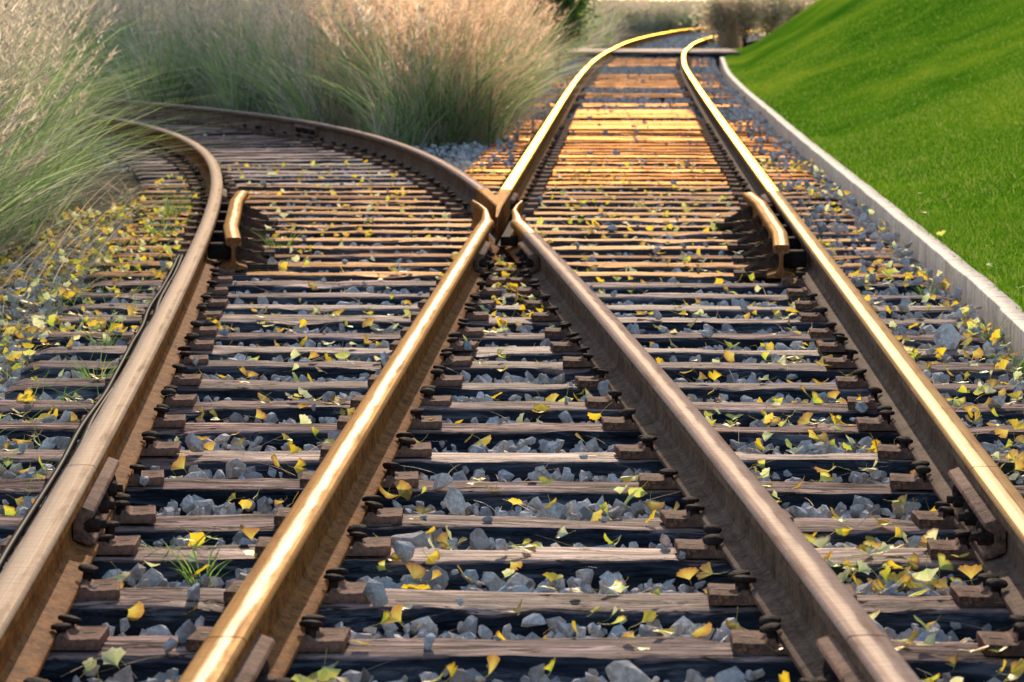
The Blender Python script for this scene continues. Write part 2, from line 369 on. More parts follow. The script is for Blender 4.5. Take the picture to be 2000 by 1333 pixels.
rail(clip(PA, 20.02, 41-g), 'sunlit gold rail behind the crossing, left rail of the straight track', [M_SUNGOLD, M_RUST])
rail(clip(PA, 41+g, 144), 'far left rail of the straight track bending away to the right at the top', [M_SUNGOLD, M_RUST])
rail(clip(PB, 3.3, 8.14-g), 'nearest piece of the rightmost rail, cut off by the right edge', [M_TOPB, M_RUSTC])
rail(clip(PB, 8.14+g, 19.9-g), 'rightmost rail beside the loose stones, with a dark line along its head', [M_TOPB, M_RUSTC])
rail(clip(PB, 19.9+g, 44-g), 'brightly lit right rail of the straight track beyond the check rail', [M_SUNGOLD, M_RUSTC])
rail(clip(PB, 44+g, 139), 'far right rail of the straight track, curling right near the green bank', [M_SUNGOLD, M_RUSTC])
rail(clip(PC, 3.3, 5.95-g), 'short pinkish brown rail end at the bottom right, below the joint', [M_TOPC, M_RUSTC])
rail(clip(PC, 5.95+g, 16.3-g), 'long dull brown rail from bottom right to the right side of the crossing', [M_TOPC, M_RUSTC])
rail(clip(PC, 20.1, 31-g), 'curved rail swinging left from the crossing in front of the dry grass', [M_TOPC, M_RUSTC])
rail(clip(PC, 31+g, 39.8), 'far end of the curved rail vanishing into the tall grass on the left', [M_TOPC, M_RUSTC])
rail(clip(PD, 3.4, 8.1-g), 'nearest piece of the leftmost rail, cut off by the left edge', [M_TOPD, M_RUST])
rail(clip(PD, 8.1+g, 20.4-g), 'pale tan leftmost rail beside the leaf litter', [M_TOPD, M_RUST])
rail(clip(PD, 20.4+g, 38.8), 'tightly curving leftmost rail beyond the check rail, going into the reeds', [M_TOPD, M_RUST])

# crossing (frog): two wing rails and a pointed nose on a base plate
frog = empty('rail_crossing', (-.66, 16.3, 0))
tag(frog, 'steel crossing where the inner rails meet, with pointed nose and bent wing rails', 'rail crossing')
def child_rail(name, P, par, mats=None, ws=None):
    me, loc = rail_mesh(name, P, mats, ws); o = link(name, me, par); o.location = Vector(loc)-par.location; return o
C_ = lambda y: xat(PC, y); A_ = lambda y: xat(PA, y)
child_rail('wing_rail', [(A_(16.31),16.31),(A_(16.8),16.8),(A_(17.2)+.004,17.2),(A_(17.35)-.004,17.35),(C_(18.1)-.110,18.1),(C_(18.5)-.114,18.5),(C_(18.9)-.130,18.9)], frog, None, [1,1,1,.75,.36,.25,.18])
child_rail('wing_rail', [(C_(16.31),16.31),(C_(16.8),16.8),(C_(17.2)-.004,17.2),(C_(17.35)+.006,17.35),(A_(18.1)+.110,18.1),(A_(18.5)+.112,18.5),(A_(18.9)+.125,18.9)], frog, None, [1,1,1,.75,.36,.25,.18])
bm = bmesh.new(); L = frog.location
pl = [(-.647,17.70),(-.638,17.70)] + [(A_(y)+.0345, y) for y in (18.35,19.0,19.6,20.02)] + [(A_(20.02)-.0345,20.02),((A_(19.5)+C_(19.5))/2+.006,19.45),((A_(19.5)+C_(19.5))/2-.006,19.45),(C_(20.1)+.0345,20.1)] + [(C_(y)-.0345, y) for y in (20.1,19.6,19.0,18.4)]
lo = [bm.verts.new((x-L.x, y-L.y, RB+.012)) for x, y in pl]; hi = [bm.verts.new((x-L.x, y-L.y, RT-.001 if y > 18.2 else RT-.012)) for x, y in pl]
n = len(pl); bm.faces.new(lo[::-1]); ft = bm.faces.new(hi)
for i in range(n): bm.faces.new((lo[i], lo[(i+1)%n], hi[(i+1)%n], hi[i]))
bmesh.ops.recalc_face_normals(bm, faces=bm.faces[:])
bmesh.ops.bevel(bm, geom=list(ft.edges), offset=.004, segments=2, affect='EDGES')
ft_me = bm_mesh('nose', bm, [M_RUST, M_TOP], sharp=30)
for p in ft_me.polygons:
    if p.normal.z > .6: p.material_index = 1
uvl = ft_me.uv_layers.new(name='UVMap')
for lp in ft_me.loops:
    v = ft_me.vertices[lp.vertex_index].co; uvl.data[lp.index].uv = (v.y+16, v.x-.03)
link('nose', ft_me, frog)
bm = bmesh.new(); bm_box(bm, -.09, .10, 1.2, 3.75, .004, RB-.002, .003); link('base_plate', bm_mesh('base_plate', bm, M_IRON), frog)
for (x, y) in ((.11,.80),):
    bm = bmesh.new(); bm_box(bm, x-.05, x+.03, y-.05, y+.05, RB+.03, RB+.075, .006)
    link('spacer_block', bm_mesh('spacer_block', bm, M_IRON), frog)

# ---------------------------------------------------------------- bolts, fishplates, check rails
def hex_mesh(n=6, r=.019, L=.034):
    bm = bmesh.new(); M = Matrix.Rotation(PI/2, 4, 'Y')
    bm_lathe(bm, [(r*1.25,0),(r*1.25,.005),(r,.0055),(r,L-.004),(r*.86,L)], n if n != 6 else 6, M)
    bm_lathe(bm, [(.0095,L-.001),(.0095,L+.012),(.008,L+.014)], 10, M)
    return bm_mesh('bolt', bm, M_IRON)
def dome_mesh():
    bm = bmesh.new(); M = Matrix.Rotation(PI/2, 4, 'Y')
    bm_lathe(bm, [(.022,0),(.023,.006),(.020,.014),(.013,.020),(.004,.0225)], 16, M)
    return bm_mesh('bolt', bm, M_IRON, sharp=40)
HEX, DOME = hex_mesh(), dome_mesh()
FP = [(.0125,.104),(.030,.1085),(.058,.098),(.061,.090),(.056,.083),(.038,.076),(.033,.068),(.033,.048),(.040,.040),(.060,.028),(.061,.020),(.040,.022),(.0125,.034)]
def fishplate(P, y, side, label, L=.86, bolts=6):
    o = empty('fishplate', (xat(P,y), y, RB), heading(P, y)); tag(o, label, 'fishplate', 'fishplates bolted at the rail joints')
    bm = bmesh.new(); bm_prism(bm, [(side*x, z) for x, z in FP], -L/2, L/2, .0015)
    link('joint_bar', bm_mesh('joint_bar', bm, M_PLATE, sharp=35), o)
    for k in range(bolts):
        yy = -L/2+.07 + k*(L-.14)/(bolts-1)
        b = link('bolt', HEX if k % 2 == 0 else DOME, o, (side*.0335, yy, .058)); b.rotation_euler = (RNG.uniform(-.4,.4), 0, 0 if side > 0 else PI)
fishplate(PD, 8.12, 1, 'rusty fishplate with square nuts on the leftmost rail in the foreground')
fishplate(PA, 5.72, 1, 'rusty fishplate at the bottom edge left of centre, beside the gold lit rail')
fishplate(PC, 5.75, -1, 'rusty fishplate at the bottom edge on the dull brown right-hand rail')
fishplate(PB, 8.0, -1, 'rusty fishplate with bolts on the rightmost rail near the right edge')
fishplate(PA, 15.9, 1, 'small fishplate just in front of the crossing on its left side', .8)
fishplate(PC, 15.9, -1, 'small fishplate just in front of the crossing on its right side', .8)
fishplate(PC, 31, -1, 'dark fishplate on the curved rail in front of the dry grass', .9)
fishplate(PB, 19.9, -1, 'sunlit fishplate at the rail joint behind the right check rail', .8)
fishplate(PD, 20.4, 1, 'small fishplate at the rail joint behind the left check rail', .8)
fishplate(PA, 20.05, 1, 'sunlit fishplate just behind the crossing nose', .7)

def check_rail(P, side, y0, y1, label):
    o = empty('check_rail', (xat(P,y0), y0, 0)); tag(o, label, 'check rail', 'check rails beside the crossing')
    pts = []
    for y in np.linspace(y0, y1, 25):
        t = min(y-y0, y1-y); off = .117 + max(0, (.9-t))*.035
        pts.append((xat(P,y)+side*off, y))
    child_rail('guard_bar', pts, o); pts = np.array(pts)
    for i, y in enumerate(np.linspace(y0+.32, y1-.40, 5)):
        x = float(np.interp(y, pts[:,1], pts[:,0])) - xat(P,y0); h = heading(P, y)
        bm = bmesh.new()
        for dy in (-.055, .055):
            bm_prism(bm, [(side*.012,.030),(side*.16,.006),(side*.16,.018),(side*.07,.062),(side*.03,.092),(side*.012,.092)], dy-.009, dy+.009, .002)
        bm_box(bm, min(side*.03,side*.21), max(side*.03,side*.21), -.085, .085, -.014, .006, .003)
        b = link('brace', bm_mesh('brace', bm, M_BRACE), o, (x, y-y0, RB), h)
        c = link('bolt', HEX, o, (x+side*.009, y-y0, RB+.062), h if side > 0 else h+PI); c.scale = (1.5,1,1)
        bm = bmesh.new(); bm_box(bm, -.055, .055, -.05, .05, 0, .075, .012)
        link('spacer_block', bm_mesh('spacer_block', bm, M_IRON, sharp=40), o, (x-side*.0585, y-y0, RB+.026), h)
    for y in np.linspace(y0+.62, y1-.7, 4):
        x = float(np.interp(y, pts[:,1], pts[:,0])) - xat(P,y0)
        link('bolt', SPIKE, o, (x+side*.072, y-y0, RB))
# spike: domed head on a square-cut shank
def spike_mesh():
    bm = bmesh.new(); T = Matrix.Rotation(.07, 4, 'X')
    bm_lathe(bm, [(.0105,-.004),(.0105,.018),(.013,.020),(.0215,.0215),(.0235,.0255),(.021,.030),(.0125,.033),(.004,.034)], 14, T)
    return bm_mesh('spike', bm, M_IRON, sharp=40)
SPIKE = spike_mesh()
check_rail(PD, 1, 15.9, 19.8, 'pale check rail with an I-shaped cut end beside the leftmost rail')
check_rail(PB, -1, 15.5, 19.7, 'gold lit check rail with an I-shaped cut end beside the rightmost rail')

# ---------------------------------------------------------------- sleepers
def sleeper_mesh(L, W=.225, T=.16, seed=0, mat=None):
    r = np.random.default_rng(seed); n = int(L/.045)
    c = .012; w = W/2
    ring = [(-w,-T),(-w,-T*.5),(-w,-c),(-w+c*.4,-c*.35),(-w+c*1.2,0),(-w*.45,0),(0,0),(w*.45,0),(w-c*1.2,0),(w-c*.4,-c*.35),(w,-c),(w,-T*.5),(w,-T)]
    V = []
    for i in range(n+1):
        x = -L/2 + L*i/n
        e = min(x+L/2, L/2-x)
        for j, (y, z) in enumerate(ring):
            a = mnoise.noise(Vector((x*1.3+seed*9, y*14, z*14)))*.006 + mnoise.noise(Vector((x*7+seed*5, y*60, z*30)))*.003
            if z > -.02:
                dz = a*.9 + mnoise.noise(Vector((x*1.1, seed*3.3, y*2)))*.006
                dy = 0
                if abs(y) > w*.8:
                    ch = max(0, mnoise.noise(Vector((x*2.6+seed, y*30, 4)))-.12)
                    dz -= ch*.035; dy = -math.copysign(1, y)*ch*.02
                dz -= max(0, .04-e)*.25
                V.append((x, y+a*.6+dy, z+dz-.002))
            else: V.append((x, y+a*1.2, z))
    k = len(ring); i = np.arange(n)[:,None]; j = np.arange(k)[None]; j2 = (j+1) % k
    F = np.stack([i*k+j, (i+1)*k+j, (i+1)*k+j2, i*k+j2], 2).reshape(-1, 4)
    return mesh('sleeper', V, [F, np.arange(k)[None], (n*k+np.arange(k))[::-1][None]], mat or M_WOOD, sharp=50)
FRONT = [4.30,4.88,5.45,6.02,6.60,7.146,7.761,8.224,8.874,9.472,10.106,10.64,11.232,11.844,12.379,12.905,13.564]
while FRONT[-1] < 22.9: FRONT.append(FRONT[-1]+.575+RNG.uniform(-.03,.03))
ROWS = [y+.113 for y in FRONT]
ORD = {3:'lowest',4:'second lowest',5:'third lowest',6:'fourth lowest',7:'fifth lowest',8:'sixth lowest',9:'seventh lowest',10:'eighth lowest',11:'ninth lowest',12:'tenth lowest'}
long_me = [sleeper_mesh(4.3, seed=s) for s in range(7)]; long2 = [sleeper_mesh(4.3, seed=60+s, mat=M_WOODM) for s in range(5)]
std_me = [sleeper_mesh(2.5, W=.225, seed=20+s) for s in range(5)]
far_me = [sleeper_mesh(2.5, W=.225, seed=90+s, mat=M_WOODF) for s in range(5)]
pale_me = [sleeper_mesh(2.5, W=.225, seed=80+s, mat=M_PALE) for s in range(3)]
sun_me = [sleeper_mesh(2.5, W=.225, seed=40+s, mat=M_WOODR) for s in range(5)]
SLP = []      # sleeper rectangles for ballast: (x, y, half length, heading)
for i, y in enumerate(ROWS):
    x1 = 1.335 + RNG.uniform(-.03,.03); x0 = xat(PD, y) - .50 + RNG.uniform(-.05,.05)
    if y < 6: x0 = -2.2
    L = x1-x0
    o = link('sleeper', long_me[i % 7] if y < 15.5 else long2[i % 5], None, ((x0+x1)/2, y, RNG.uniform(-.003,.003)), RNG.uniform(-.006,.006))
    o.scale = (L/4.3, RNG.uniform(.93,1.06), 1)
    if i % 2: o.rotation_euler[2] += PI
    if i < 3: lab = 'timber sleeper cut off by the bottom edge of the photo'
    else:
        look = 'cracked grey' if y < 10 else 'dark sided' if y < 16.3 else 'sun tinted'
        lab = '%s timber sleeper spanning both tracks, %s row up from the bottom edge' % (look, ordinal(i-2))
    tag(o, lab, 'sleeper', 'long sleepers under both tracks'); SLP.append((x0, x1, y))
def mid(y): return (xat(PA,y)+xat(PB,y))/2
y = ROWS[-1]+.575; i = 0; MAINROWS = []
while y < 73.2:
    if y > 30.5 and mnoise.noise(Vector((y*.42, 5.5, 0))) > .08: y += .575; continue
    o = link('sleeper', (sun_me if y < 42 else far_me)[i % 5], None, (mid(y), y, RNG.uniform(-.004,.004)), heading(PA, y)+RNG.uniform(-.01,.01)+(PI if i % 2 else 0))
    o.scale = (1, RNG.uniform(.9,1.12), 1)
    tag(o, '%s timber sleeper of the straight track, %s row behind the shared ones' % ('orange lit' if y < 45 else 'small distant', ordinal(i+1)), 'sleeper', 'sleepers of the straight track beyond the crossing')
    MAINROWS.append(y); y += .575+RNG.uniform(-.03,.03); i += 1
LEFTROWS = []
s = np.concatenate([[0], np.cumsum(np.linalg.norm(np.diff(PC, axis=0), axis=1))]); s0 = float(np.interp(ROWS[-1], PC[:,1], s)); k = 1
while True:
    ss = s0+.57*k; k += 1
    y = float(np.interp(ss, s, PC[:,1]))
    if y > 38: break
    x = float(np.interp(ss, s, PC[:,0])); h = heading(PC, y); c = Vector((x, y)) - .756*Vector((math.cos(h), math.sin(h)))
    cut = max(0, min(.45, (28-y)*.09)); u_ = Vector((math.cos(h), math.sin(h)))
    o = link('sleeper', std_me[k % 5], None, (c.x-u_.x*cut/2, c.y-u_.y*cut/2, RNG.uniform(-.004,.004)), h+RNG.uniform(-.01,.01)); o.scale = (.98-cut/2.5, RNG.uniform(.9,1.1), 1)
    tag(o, 'shaded timber sleeper of the left curve, %s row behind the shared ones' % ordinal(len(LEFTROWS)+1), 'sleeper', 'sleepers of the curved track')
    LEFTROWS.append((x, y, h, c.x, c.y))

# wide decking laid between the rails of the straight track, and a crossing board farther off
for (y0, y1, lab) in ((33.4,35.5,'wide pale timber deck panel between the straight rails, the nearer of two'),(36.4,39.2,'wide pale timber deck panel between the straight rails, the farther of two')):
    o = empty('deck_panel', (mid(y0), y0, 0)); tag(o, lab, 'deck panel', 'timber panels between the straight rails')
    n = 9; w = (y1-y0)/n
    for q in range(n):
        b = link('plank', sun_me[q % 5], o, (0, w*(q+.5), .012+RNG.uniform(0,.006)), RNG.uniform(-.01,.01)); b.scale = (.505, w/.225*.97, .25)
o = empty('crossing_board', (.6, 74.2, 0)); tag(o, 'pale crossing board laid across the far rails just before they bend right', 'board')
for q in range(6):
    b = link('board', pale_me[q % 3], o, (0+RNG.uniform(-.03,.03), .45+q*.86, .118)); b.scale = (3.6/2.5, .84/.225, .9)

# ---------------------------------------------------------------- tie plates and spikes
def plate_mesh(far=False):
    bm = bmesh.new()
    h = [(0,0),(.150,0),(.152,.004),(.151,.0205),(.147,.022),(.118,.0205),(.098,.0200),(.090,.0215),(.082,.028),(.071,.028),(.066,.0165),(0,.0165)]
    for sd in (1, -1): bm_prism(bm, [(sd*x, z) for x, z in h], -.072, .072, 0)
    bmesh.ops.remove_doubles(bm, verts=bm.verts[:], dist=1e-5)
    for f in bm.faces: f.material_index = 0
    for sd in (1, -1):                                          # dark slot in each wing
        a = [bm.verts.new(v) for v in ((sd*.110,-.0045,.0214),(sd*.136,-.0045,.0226),(sd*.136,.0045,.0226),(sd*.110,.0045,.0214))]
        bm.faces.new(a).material_index = 1
    bmesh.ops.recalc_face_normals(bm, faces=bm.faces[:])
    me = bm_mesh('plate', bm, [M_PLATE, M_BLACK]); return me
PLATE = plate_mesh()
plates = []
for i, y in enumerate(ROWS):
    for P, nm in ((PA,'a'),(PB,'b'),(PC,'c'),(PD,'d')):
        if nm in 'ac' and 16.5 < y < 20.1: continue
        plates.append((y, xat(P,y), heading(P,y), nm))
for y in MAINROWS:
    for P, nm in ((PA,'a'),(PB,'b')): plates.append((y, xat(P,y), heading(P,y), nm+'f'))
for (x, y, h, cx, cy) in LEFTROWS:
    plates.append((y, x, h, 'cf'))
    plates.append((cy-.756*math.sin(h), cx-.756*math.cos(h), h, 'df'))
plates.sort(key=lambda p: p[0])
where = {'a':'gold lit inner rail','b':'rightmost rail','c':'dull brown inner rail','d':'pale leftmost rail',
         'af':'left straight rail behind the crossing','bf':'right straight rail behind the crossing','cf':'outer rail of the left curve','df':'inner rail of the left curve'}
rest = []
cnt = {}
for (y, x, h, nm) in plates:
    if len([1 for _ in cnt.get('all', [])]) >= 296 or y > 60: rest.append((y, x, h)); continue
    cnt.setdefault('all', []).append(1)
    u_ = (x*math.cos(yaw)+y*math.sin(yaw))/(y*math.cos(yaw)-x*math.sin(yaw)); seen = abs(u_) < .146 and y > 6.3
    if seen: cnt[nm] = cnt.get(nm, 0)+1
    o = empty('tie_plate', (x, y, .0012), h+RNG.uniform(-.07,.07))
    lab = 'tie plate under the %s, %s' % (where[nm], ordinal(cnt[nm])+' from the camera' if seen else 'cut by the photo edge')
    tag(o, lab, 'tie plate', 'tie plates under the rails')
    link('plate', PLATE, o, (RNG.uniform(-.008,.008), 0, 0))
    if y < 34:
        for sd in (1, -1):
            for dy in (-.040, .042):
                if RNG.random() < .09: continue
                q = link('spike', SPIKE, o, (sd*(.0735+RNG.uniform(0,.004)), dy+RNG.uniform(-.008,.008), .014+RNG.uniform(-.003,.012)))
                q.scale = (RNG.uniform(.88,1.12),)*3; q.rotation_euler = (RNG.uniform(-.2,.2), RNG.uniform(-.2,.2), RNG.uniform(0,6))
def merged(me, xf):
    n = len(me.vertices); co = np.empty(n*3, np.float32); me.vertices.foreach_get('co', co); co = co.reshape(-1,3)
    Fs = {}
    for p in me.polygons: Fs.setdefault(len(p.vertices), []).append(list(p.vertices))
    V = []; F = {k: [] for k in Fs}
    for q, (x, y, z, h) in enumerate(xf):
        c, s_ = math.cos(h), math.sin(h); v = co.copy(); v[:,0] = co[:,0]*c-co[:,1]*s_+x; v[:,1] = co[:,0]*s_+co[:,1]*c+y; v[:,2] += z; V.append(v)
        for k in Fs: F[k].append(np.array(Fs[k])+q*n)
    return np.vstack(V), [np.vstack(F[k]) for k in F]
if rest:
    V, F = merged(PLATE, [(x, y, .0012, h) for (y, x, h) in rest])
    tag(link('tie_plates', mesh('tie_plates', V, F, M_PLATE)), 'distant tie plates under the rails of the straight track', 'tie plates', None, 'stuff')

# black cables lying along the outside of the leftmost rail
def tube_bm(bm, pts, r, n=6):
    pts = [Vector(p) for p in pts]; prev = None
    for i, p in enumerate(pts):
        t = (pts[min(i+1, len(pts)-1)]-pts[max(i-1, 0)]).normalized(); a = t.cross(Vector((0,0,1))); 
        if a.length < 1e-4: a = Vector((1,0,0))
        a.normalize(); b = a.cross(t); rr = r[i] if isinstance(r, (list, tuple)) else r
        ring = [bm.verts.new(p+(a*math.cos(2*PI*k/n)+b*math.sin(2*PI*k/n))*rr) for k in range(n)]
        if prev:
            for k in range(n): bm.faces.new((prev[k], prev[(k+1) % n], ring[(k+1) % n], ring[k]))
        else: bm.faces.new(ring[::-1])
        prev = ring
    bm.faces.new(prev)
for c, (a0, ph, lab) in enumerate(((.068,0,'black cable lying right against the outer foot of the leftmost rail'),(.090,1.3,'middle black cable of the bundle outside the leftmost rail'),(.112,2.6,'outermost black cable of the bundle left of the leftmost rail'))):
    bm = bmesh.new(); pts = []
    for y in np.arange(5.2, 16.4, .07):
        w = .5+.5*math.sin(y*2*PI/4.9+ph)+.15*math.sin(y*5+ph)
        pts.append((xat(PD,y)-a0-.02*w*(1 if c else .3), y, .030+.006*math.sin(y*3.1+ph)+.02*(1-w)))
    tube_bm(bm, pts, .013-.0015*c); tag(link('cable', bm_mesh('cable', bm, M_BLACK, smooth=True)), lab, 'cable', 'black cables beside the leftmost rail')

# ---------------------------------------------------------------- ground
def grid(name, xs, ys, zf, mat, smooth=True):
    X, Y = np.meshgrid(xs, ys); Z = np.vectorize(zf)(X, Y); V = np.stack([X, Y, Z], 2).reshape(-1, 3)
    n, m = len(ys), len(xs); i = np.arange(n-1)[:,None]; j = np.arange(m-1)[None]
    F = np.stack([i*m+j, i*m+j+1, (i+1)*m+j+1, (i+1)*m+j], 2).reshape(-1, 4)
    return mesh(name, V, F, mat, smooth=smooth)
tag(link('ground', grid('ground', np.linspace(-600,600,13), np.linspace(-50,1500,16), lambda x, y: -.16, M_SOIL)), 'dry brown soil beneath and around the tracks', 'ground', None, 'structure')
tag(link('ballast_bed', grid('ballast_bed', np.linspace(-2.6,1.46,40), np.linspace(2.5,27.5,200), lambda x, y: -.066+.012*mnoise.noise(Vector((x*6,y*6,0))), M_BED)), 'dark stone bed under the junction', 'ballast', None, 'structure')
def strip(P0, P1, ya, yb, e0, e1, z):
    ys = np.arange(ya, yb, .5); V = []
    for y in ys:
        a, b = xat(P0,y)-e0, xat(P1,y)+e1
        for k in range(5): V.append((a+(b-a)*k/4, y, z))
    n = len(ys); i = np.arange(n-1)[:,None]; j = np.arange(4)[None]
    return np.array(V), np.stack([i*5+j, i*5+j+1, (i+1)*5+j+1, (i+1)*5+j], 2).reshape(-1, 4)
V, F = strip(PA, PB, 27.5, 138, .75, .62, -.075)
tag(link('ballast_bed', mesh('ballast_bed_straight', V, F, M_BED)), 'stone bed under the straight track beyond the crossing', 'ballast', None, 'structure')
V, F = strip(PD, PC, 26, 38, .8, .8, -.083)
tag(link('ballast_bed', mesh('ballast_bed_curve', V, F, M_BED)), 'stone bed under the track that curves left', 'ballast', None, 'structure')

# soil and litter silted up over the sleeper ends left of the junction
def verge_z(x, y):
    e = xat(PD, y)-.30; d = e-x
    k = min(1, max(0, d/.5))*min(1, max(0, (y-9)/4))
    return -.10+.098*k+.014*mnoise.noise(Vector((x*4,y*4,1)))*1.+.010*mnoise.noise(Vector((x*17,y*17,1)))
V = []; ys = np.arange(8.5, 30, .09); us = np.linspace(.1, 4.5, 60)
for y in ys:
    for u in us: x = xat(PD,y)-u; V.append((x, y, verge_z(x, y)))
n, m = len(ys), len(us); i = np.arange(n-1)[:,None]; j = np.arange(m-1)[None]
F = np.stack([i*m+j, (i+1)*m+j, (i+1)*m+j+1, i*m+j+1], 2).reshape(-1, 4)
tag(link('verge', mesh('verge', V, F, M_SOIL, smooth=True)), 'silted soil over the sleeper ends on the left verge', 'verge', None, 'structure')

# kerb
PK = catmull([(1.40,3),(1.415,12.5),(1.443,13.8),(1.455,17.4),(1.462,22.8),(1.466,30),(1.49,38),(1.52,47),(1.60,56),(1.75,64),(1.90,71)], .3)
V = []; ks = len(PK); tk = tangents(PK); nk = np.stack([tk[:,1], -tk[:,0]], 1)
kprof = [(0,-.14),(0,.050),(.003,.062),(.010,.066),(.076,.066),(.084,.062),(.084,-.14)]
for i, p in enumerate(PK):
    w = .007*mnoise.noise(Vector((p[1]*1.1,0,0)))+.003*mnoise.noise(Vector((p[1]*5,3,0))); dz = .006*mnoise.noise(Vector((p[1]*.8,7,0)))
    jt = .004 if abs((p[1] % 1.0)-.5) < .02 else 0
    for (a, z) in kprof: V.append((p[0]+nk[i,0]*(a+w+jt), p[1]+nk[i,1]*a, z+(dz-jt if z > 0 else 0)))
k = len(kprof); i = np.arange(ks-1)[:,None]; j = np.arange(k-1)[None]
F = np.stack([i*k+j, (i+1)*k+j, (i+1)*k+j+1, i*k+j+1], 2).reshape(-1, 4)
tag(link('kerb', mesh('kerb', V, [F, np.arange(k)[None], ((ks-1)*k+np.arange(k))[::-1][None]], M_CONC, sharp=35)), 'low pale concrete kerb between the stones and the green bank', 'kerb', None, 'structure')

# grass bank
def bank_z(x, y):
    k = float(np.interp(y, PK[:,1], PK[:,0])) + .08
    if y > 71: k += (y-71)*.045
    d = x-k
    s_ = .36 + .0045*max(0, y-25)
    z = .058 + s_*max(0, d-.25)**1.15/(1+max(0,d)*.02) if d > 0 else .052
    z += .03*mnoise.noise(Vector((x*.3, y*.05, 3)))*min(1, max(0, d)*.5)
    if y > 84: z -= .02*(y-84)**1.7
    return max(z, -.2) if d > -.05 else .05
def bank_mesh():
    ys = np.concatenate([np.arange(2.5, 40, .35), np.arange(40, 118, 1.)]); u = np.concatenate([np.linspace(0, 1.5, 16), np.linspace(1.8, 22, 40)])
    V = []
    for y in ys:
        k = float(np.interp(y, PK[:,1], PK[:,0])) + .078 + (max(0, y-71)*.045)
        for d in u: V.append((k+d, y, bank_z(k+d, y)))
    m = len(u); n = len(ys); i = np.arange(n-1)[:,None]; j = np.arange(m-1)[None]
    return mesh('lawn_bank', V, np.stack([i*m+j, i*m+j+1, (i+1)*m+j+1, (i+1)*m+j], 2).reshape(-1, 4), M_LAWN, smooth=True)
tag(link('lawn_bank', bank_mesh()), 'smooth green grass bank rising to the right of the kerb', 'bank', None, 'structure')

# ---------------------------------------------------------------- blades
def strips(P, D, H, lean, bend, W, nseg, rng):
    """P (n,3) roots, D (n) azimuth of the lean, H heights, W widths -> verts (n, 2(nseg+1), 3), quads"""
    n = len(P); t = np.linspace(0, 1, nseg+1)[None]
    hor = H[:,None]*(lean[:,None]*t + bend[:,None]*t**2.2); z = H[:,None]*(t - .35*bend[:,None]*t**3)
    cx = P[:,0:1]+np.cos(D)[:,None]*hor; cy = P[:,1:2]+np.sin(D)[:,None]*hor; cz = P[:,2:3]+z
    wa = rng.uniform(0, 2*PI, n)[:,None]; w = W[:,None]*(1-t**2.2)*.5+.0004
    V = np.empty((n, nseg+1, 2, 3), np.float32)
    for k, sg in enumerate((-1, 1)):
        V[:,:,k,0] = cx+sg*np.cos(wa)*w; V[:,:,k,1] = cy+sg*np.sin(wa)*w*.6; V[:,:,k,2] = cz
    b = (np.arange(n)*(nseg+1)*2)[:,None]; j = (np.arange(nseg)*2)[None]
    F = np.stack([b+j, b+j+1, b+j+3, b+j+2], 2).reshape(-1, 4)
    return V.reshape(-1, 3), F, np.stack([cx[:,-1], cy[:,-1], cz[:,-1]], 1)
class Acc:
    def __init__(s): s.V=[]; s.F=[]; s.M=[]; s.n=0
    def add(s, V, F, m): s.V.append(V); s.F.append(F+s.n); s.M.append(np.full(len(F), m)); s.n += len(V)
    def get(s): return np.vstack(s.V), np.vstack(s.F), np.concatenate(s.M)
def reed_clump(seed, H=1.5, n_green=140, n_dry=110, n_plume=22, R=.22, green=1., wmul=1.):
    r = np.random.default_rng(seed); A = Acc()
    def roots(n):
        a = r.uniform(0, 2*PI, n); q = R*np.sqrt(r.random(n)); return np.stack([q*np.cos(a), q*np.sin(a), np.full(n, -.02)], 1), a
    for n, m, hh, ww in ((int(n_green*green), 0, (.3,.98), (.006,.015)), (n_dry, 1, (.2,.9), (.003,.011))):
        P, a = roots(n)
        V, F, _ = strips(P, a+r.normal(0,1.7,n), H*r.uniform(*hh, n), r.uniform(.0,.42,n), r.uniform(.0,1.0,n)**1.5, r.uniform(*ww, n)*wmul, 5, r); A.add(V, F, m)
    # thatch of short bent blades round the foot
    n = int(n_dry*.6); P, a = roots(n); P[:,:2] *= 1.4
    V, F, _ = strips(P, a+r.normal(0,.8,n), H*r.uniform(.12,.35,n), r.uniform(.3,1.0,n), r.uniform(.2,1.0,n), r.uniform(.003,.006,n)*wmul, 4, r); A.add(V, F, 1)
    n = n_plume; P, a = roots(n); Hh = H*r.uniform(.55,1.15,n); le = r.uniform(.03,.28,n); be = r.uniform(.05,.3,n); d = a+r.normal(0,1.5,n)
    V, F, tip = strips(P, d, Hh, le, be, np.full(n,.004)*wmul, 5, r); A.add(V, F, 1)
    # feathery heads: short hairs leaving the last part of the stalk
    hp = 24; t = r.uniform(.72, 1.0, (n, hp)); hor = Hh[:,None]*(le[:,None]*t+be[:,None]*t**2.2); z = Hh[:,None]*(t-.35*be[:,None]*t**3)
    PX = (P[:,0:1]+np.cos(d)[:,None]*hor).ravel(); PY = (P[:,1:2]+np.sin(d)[:,None]*hor).ravel(); PZ = (P[:,2:3]+z).ravel(); N = n*hp
    V, F, _ = strips(np.stack([PX,PY,PZ],1), r.uniform(0,2*PI,N)*.35+np.repeat(d,hp), r.uniform(.03,.08,N), r.uniform(.2,.9,N), r.uniform(.1,.8,N), r.uniform(.007,.015,N)*wmul, 2, r); A.add(V, F, 2)
    return A.get()
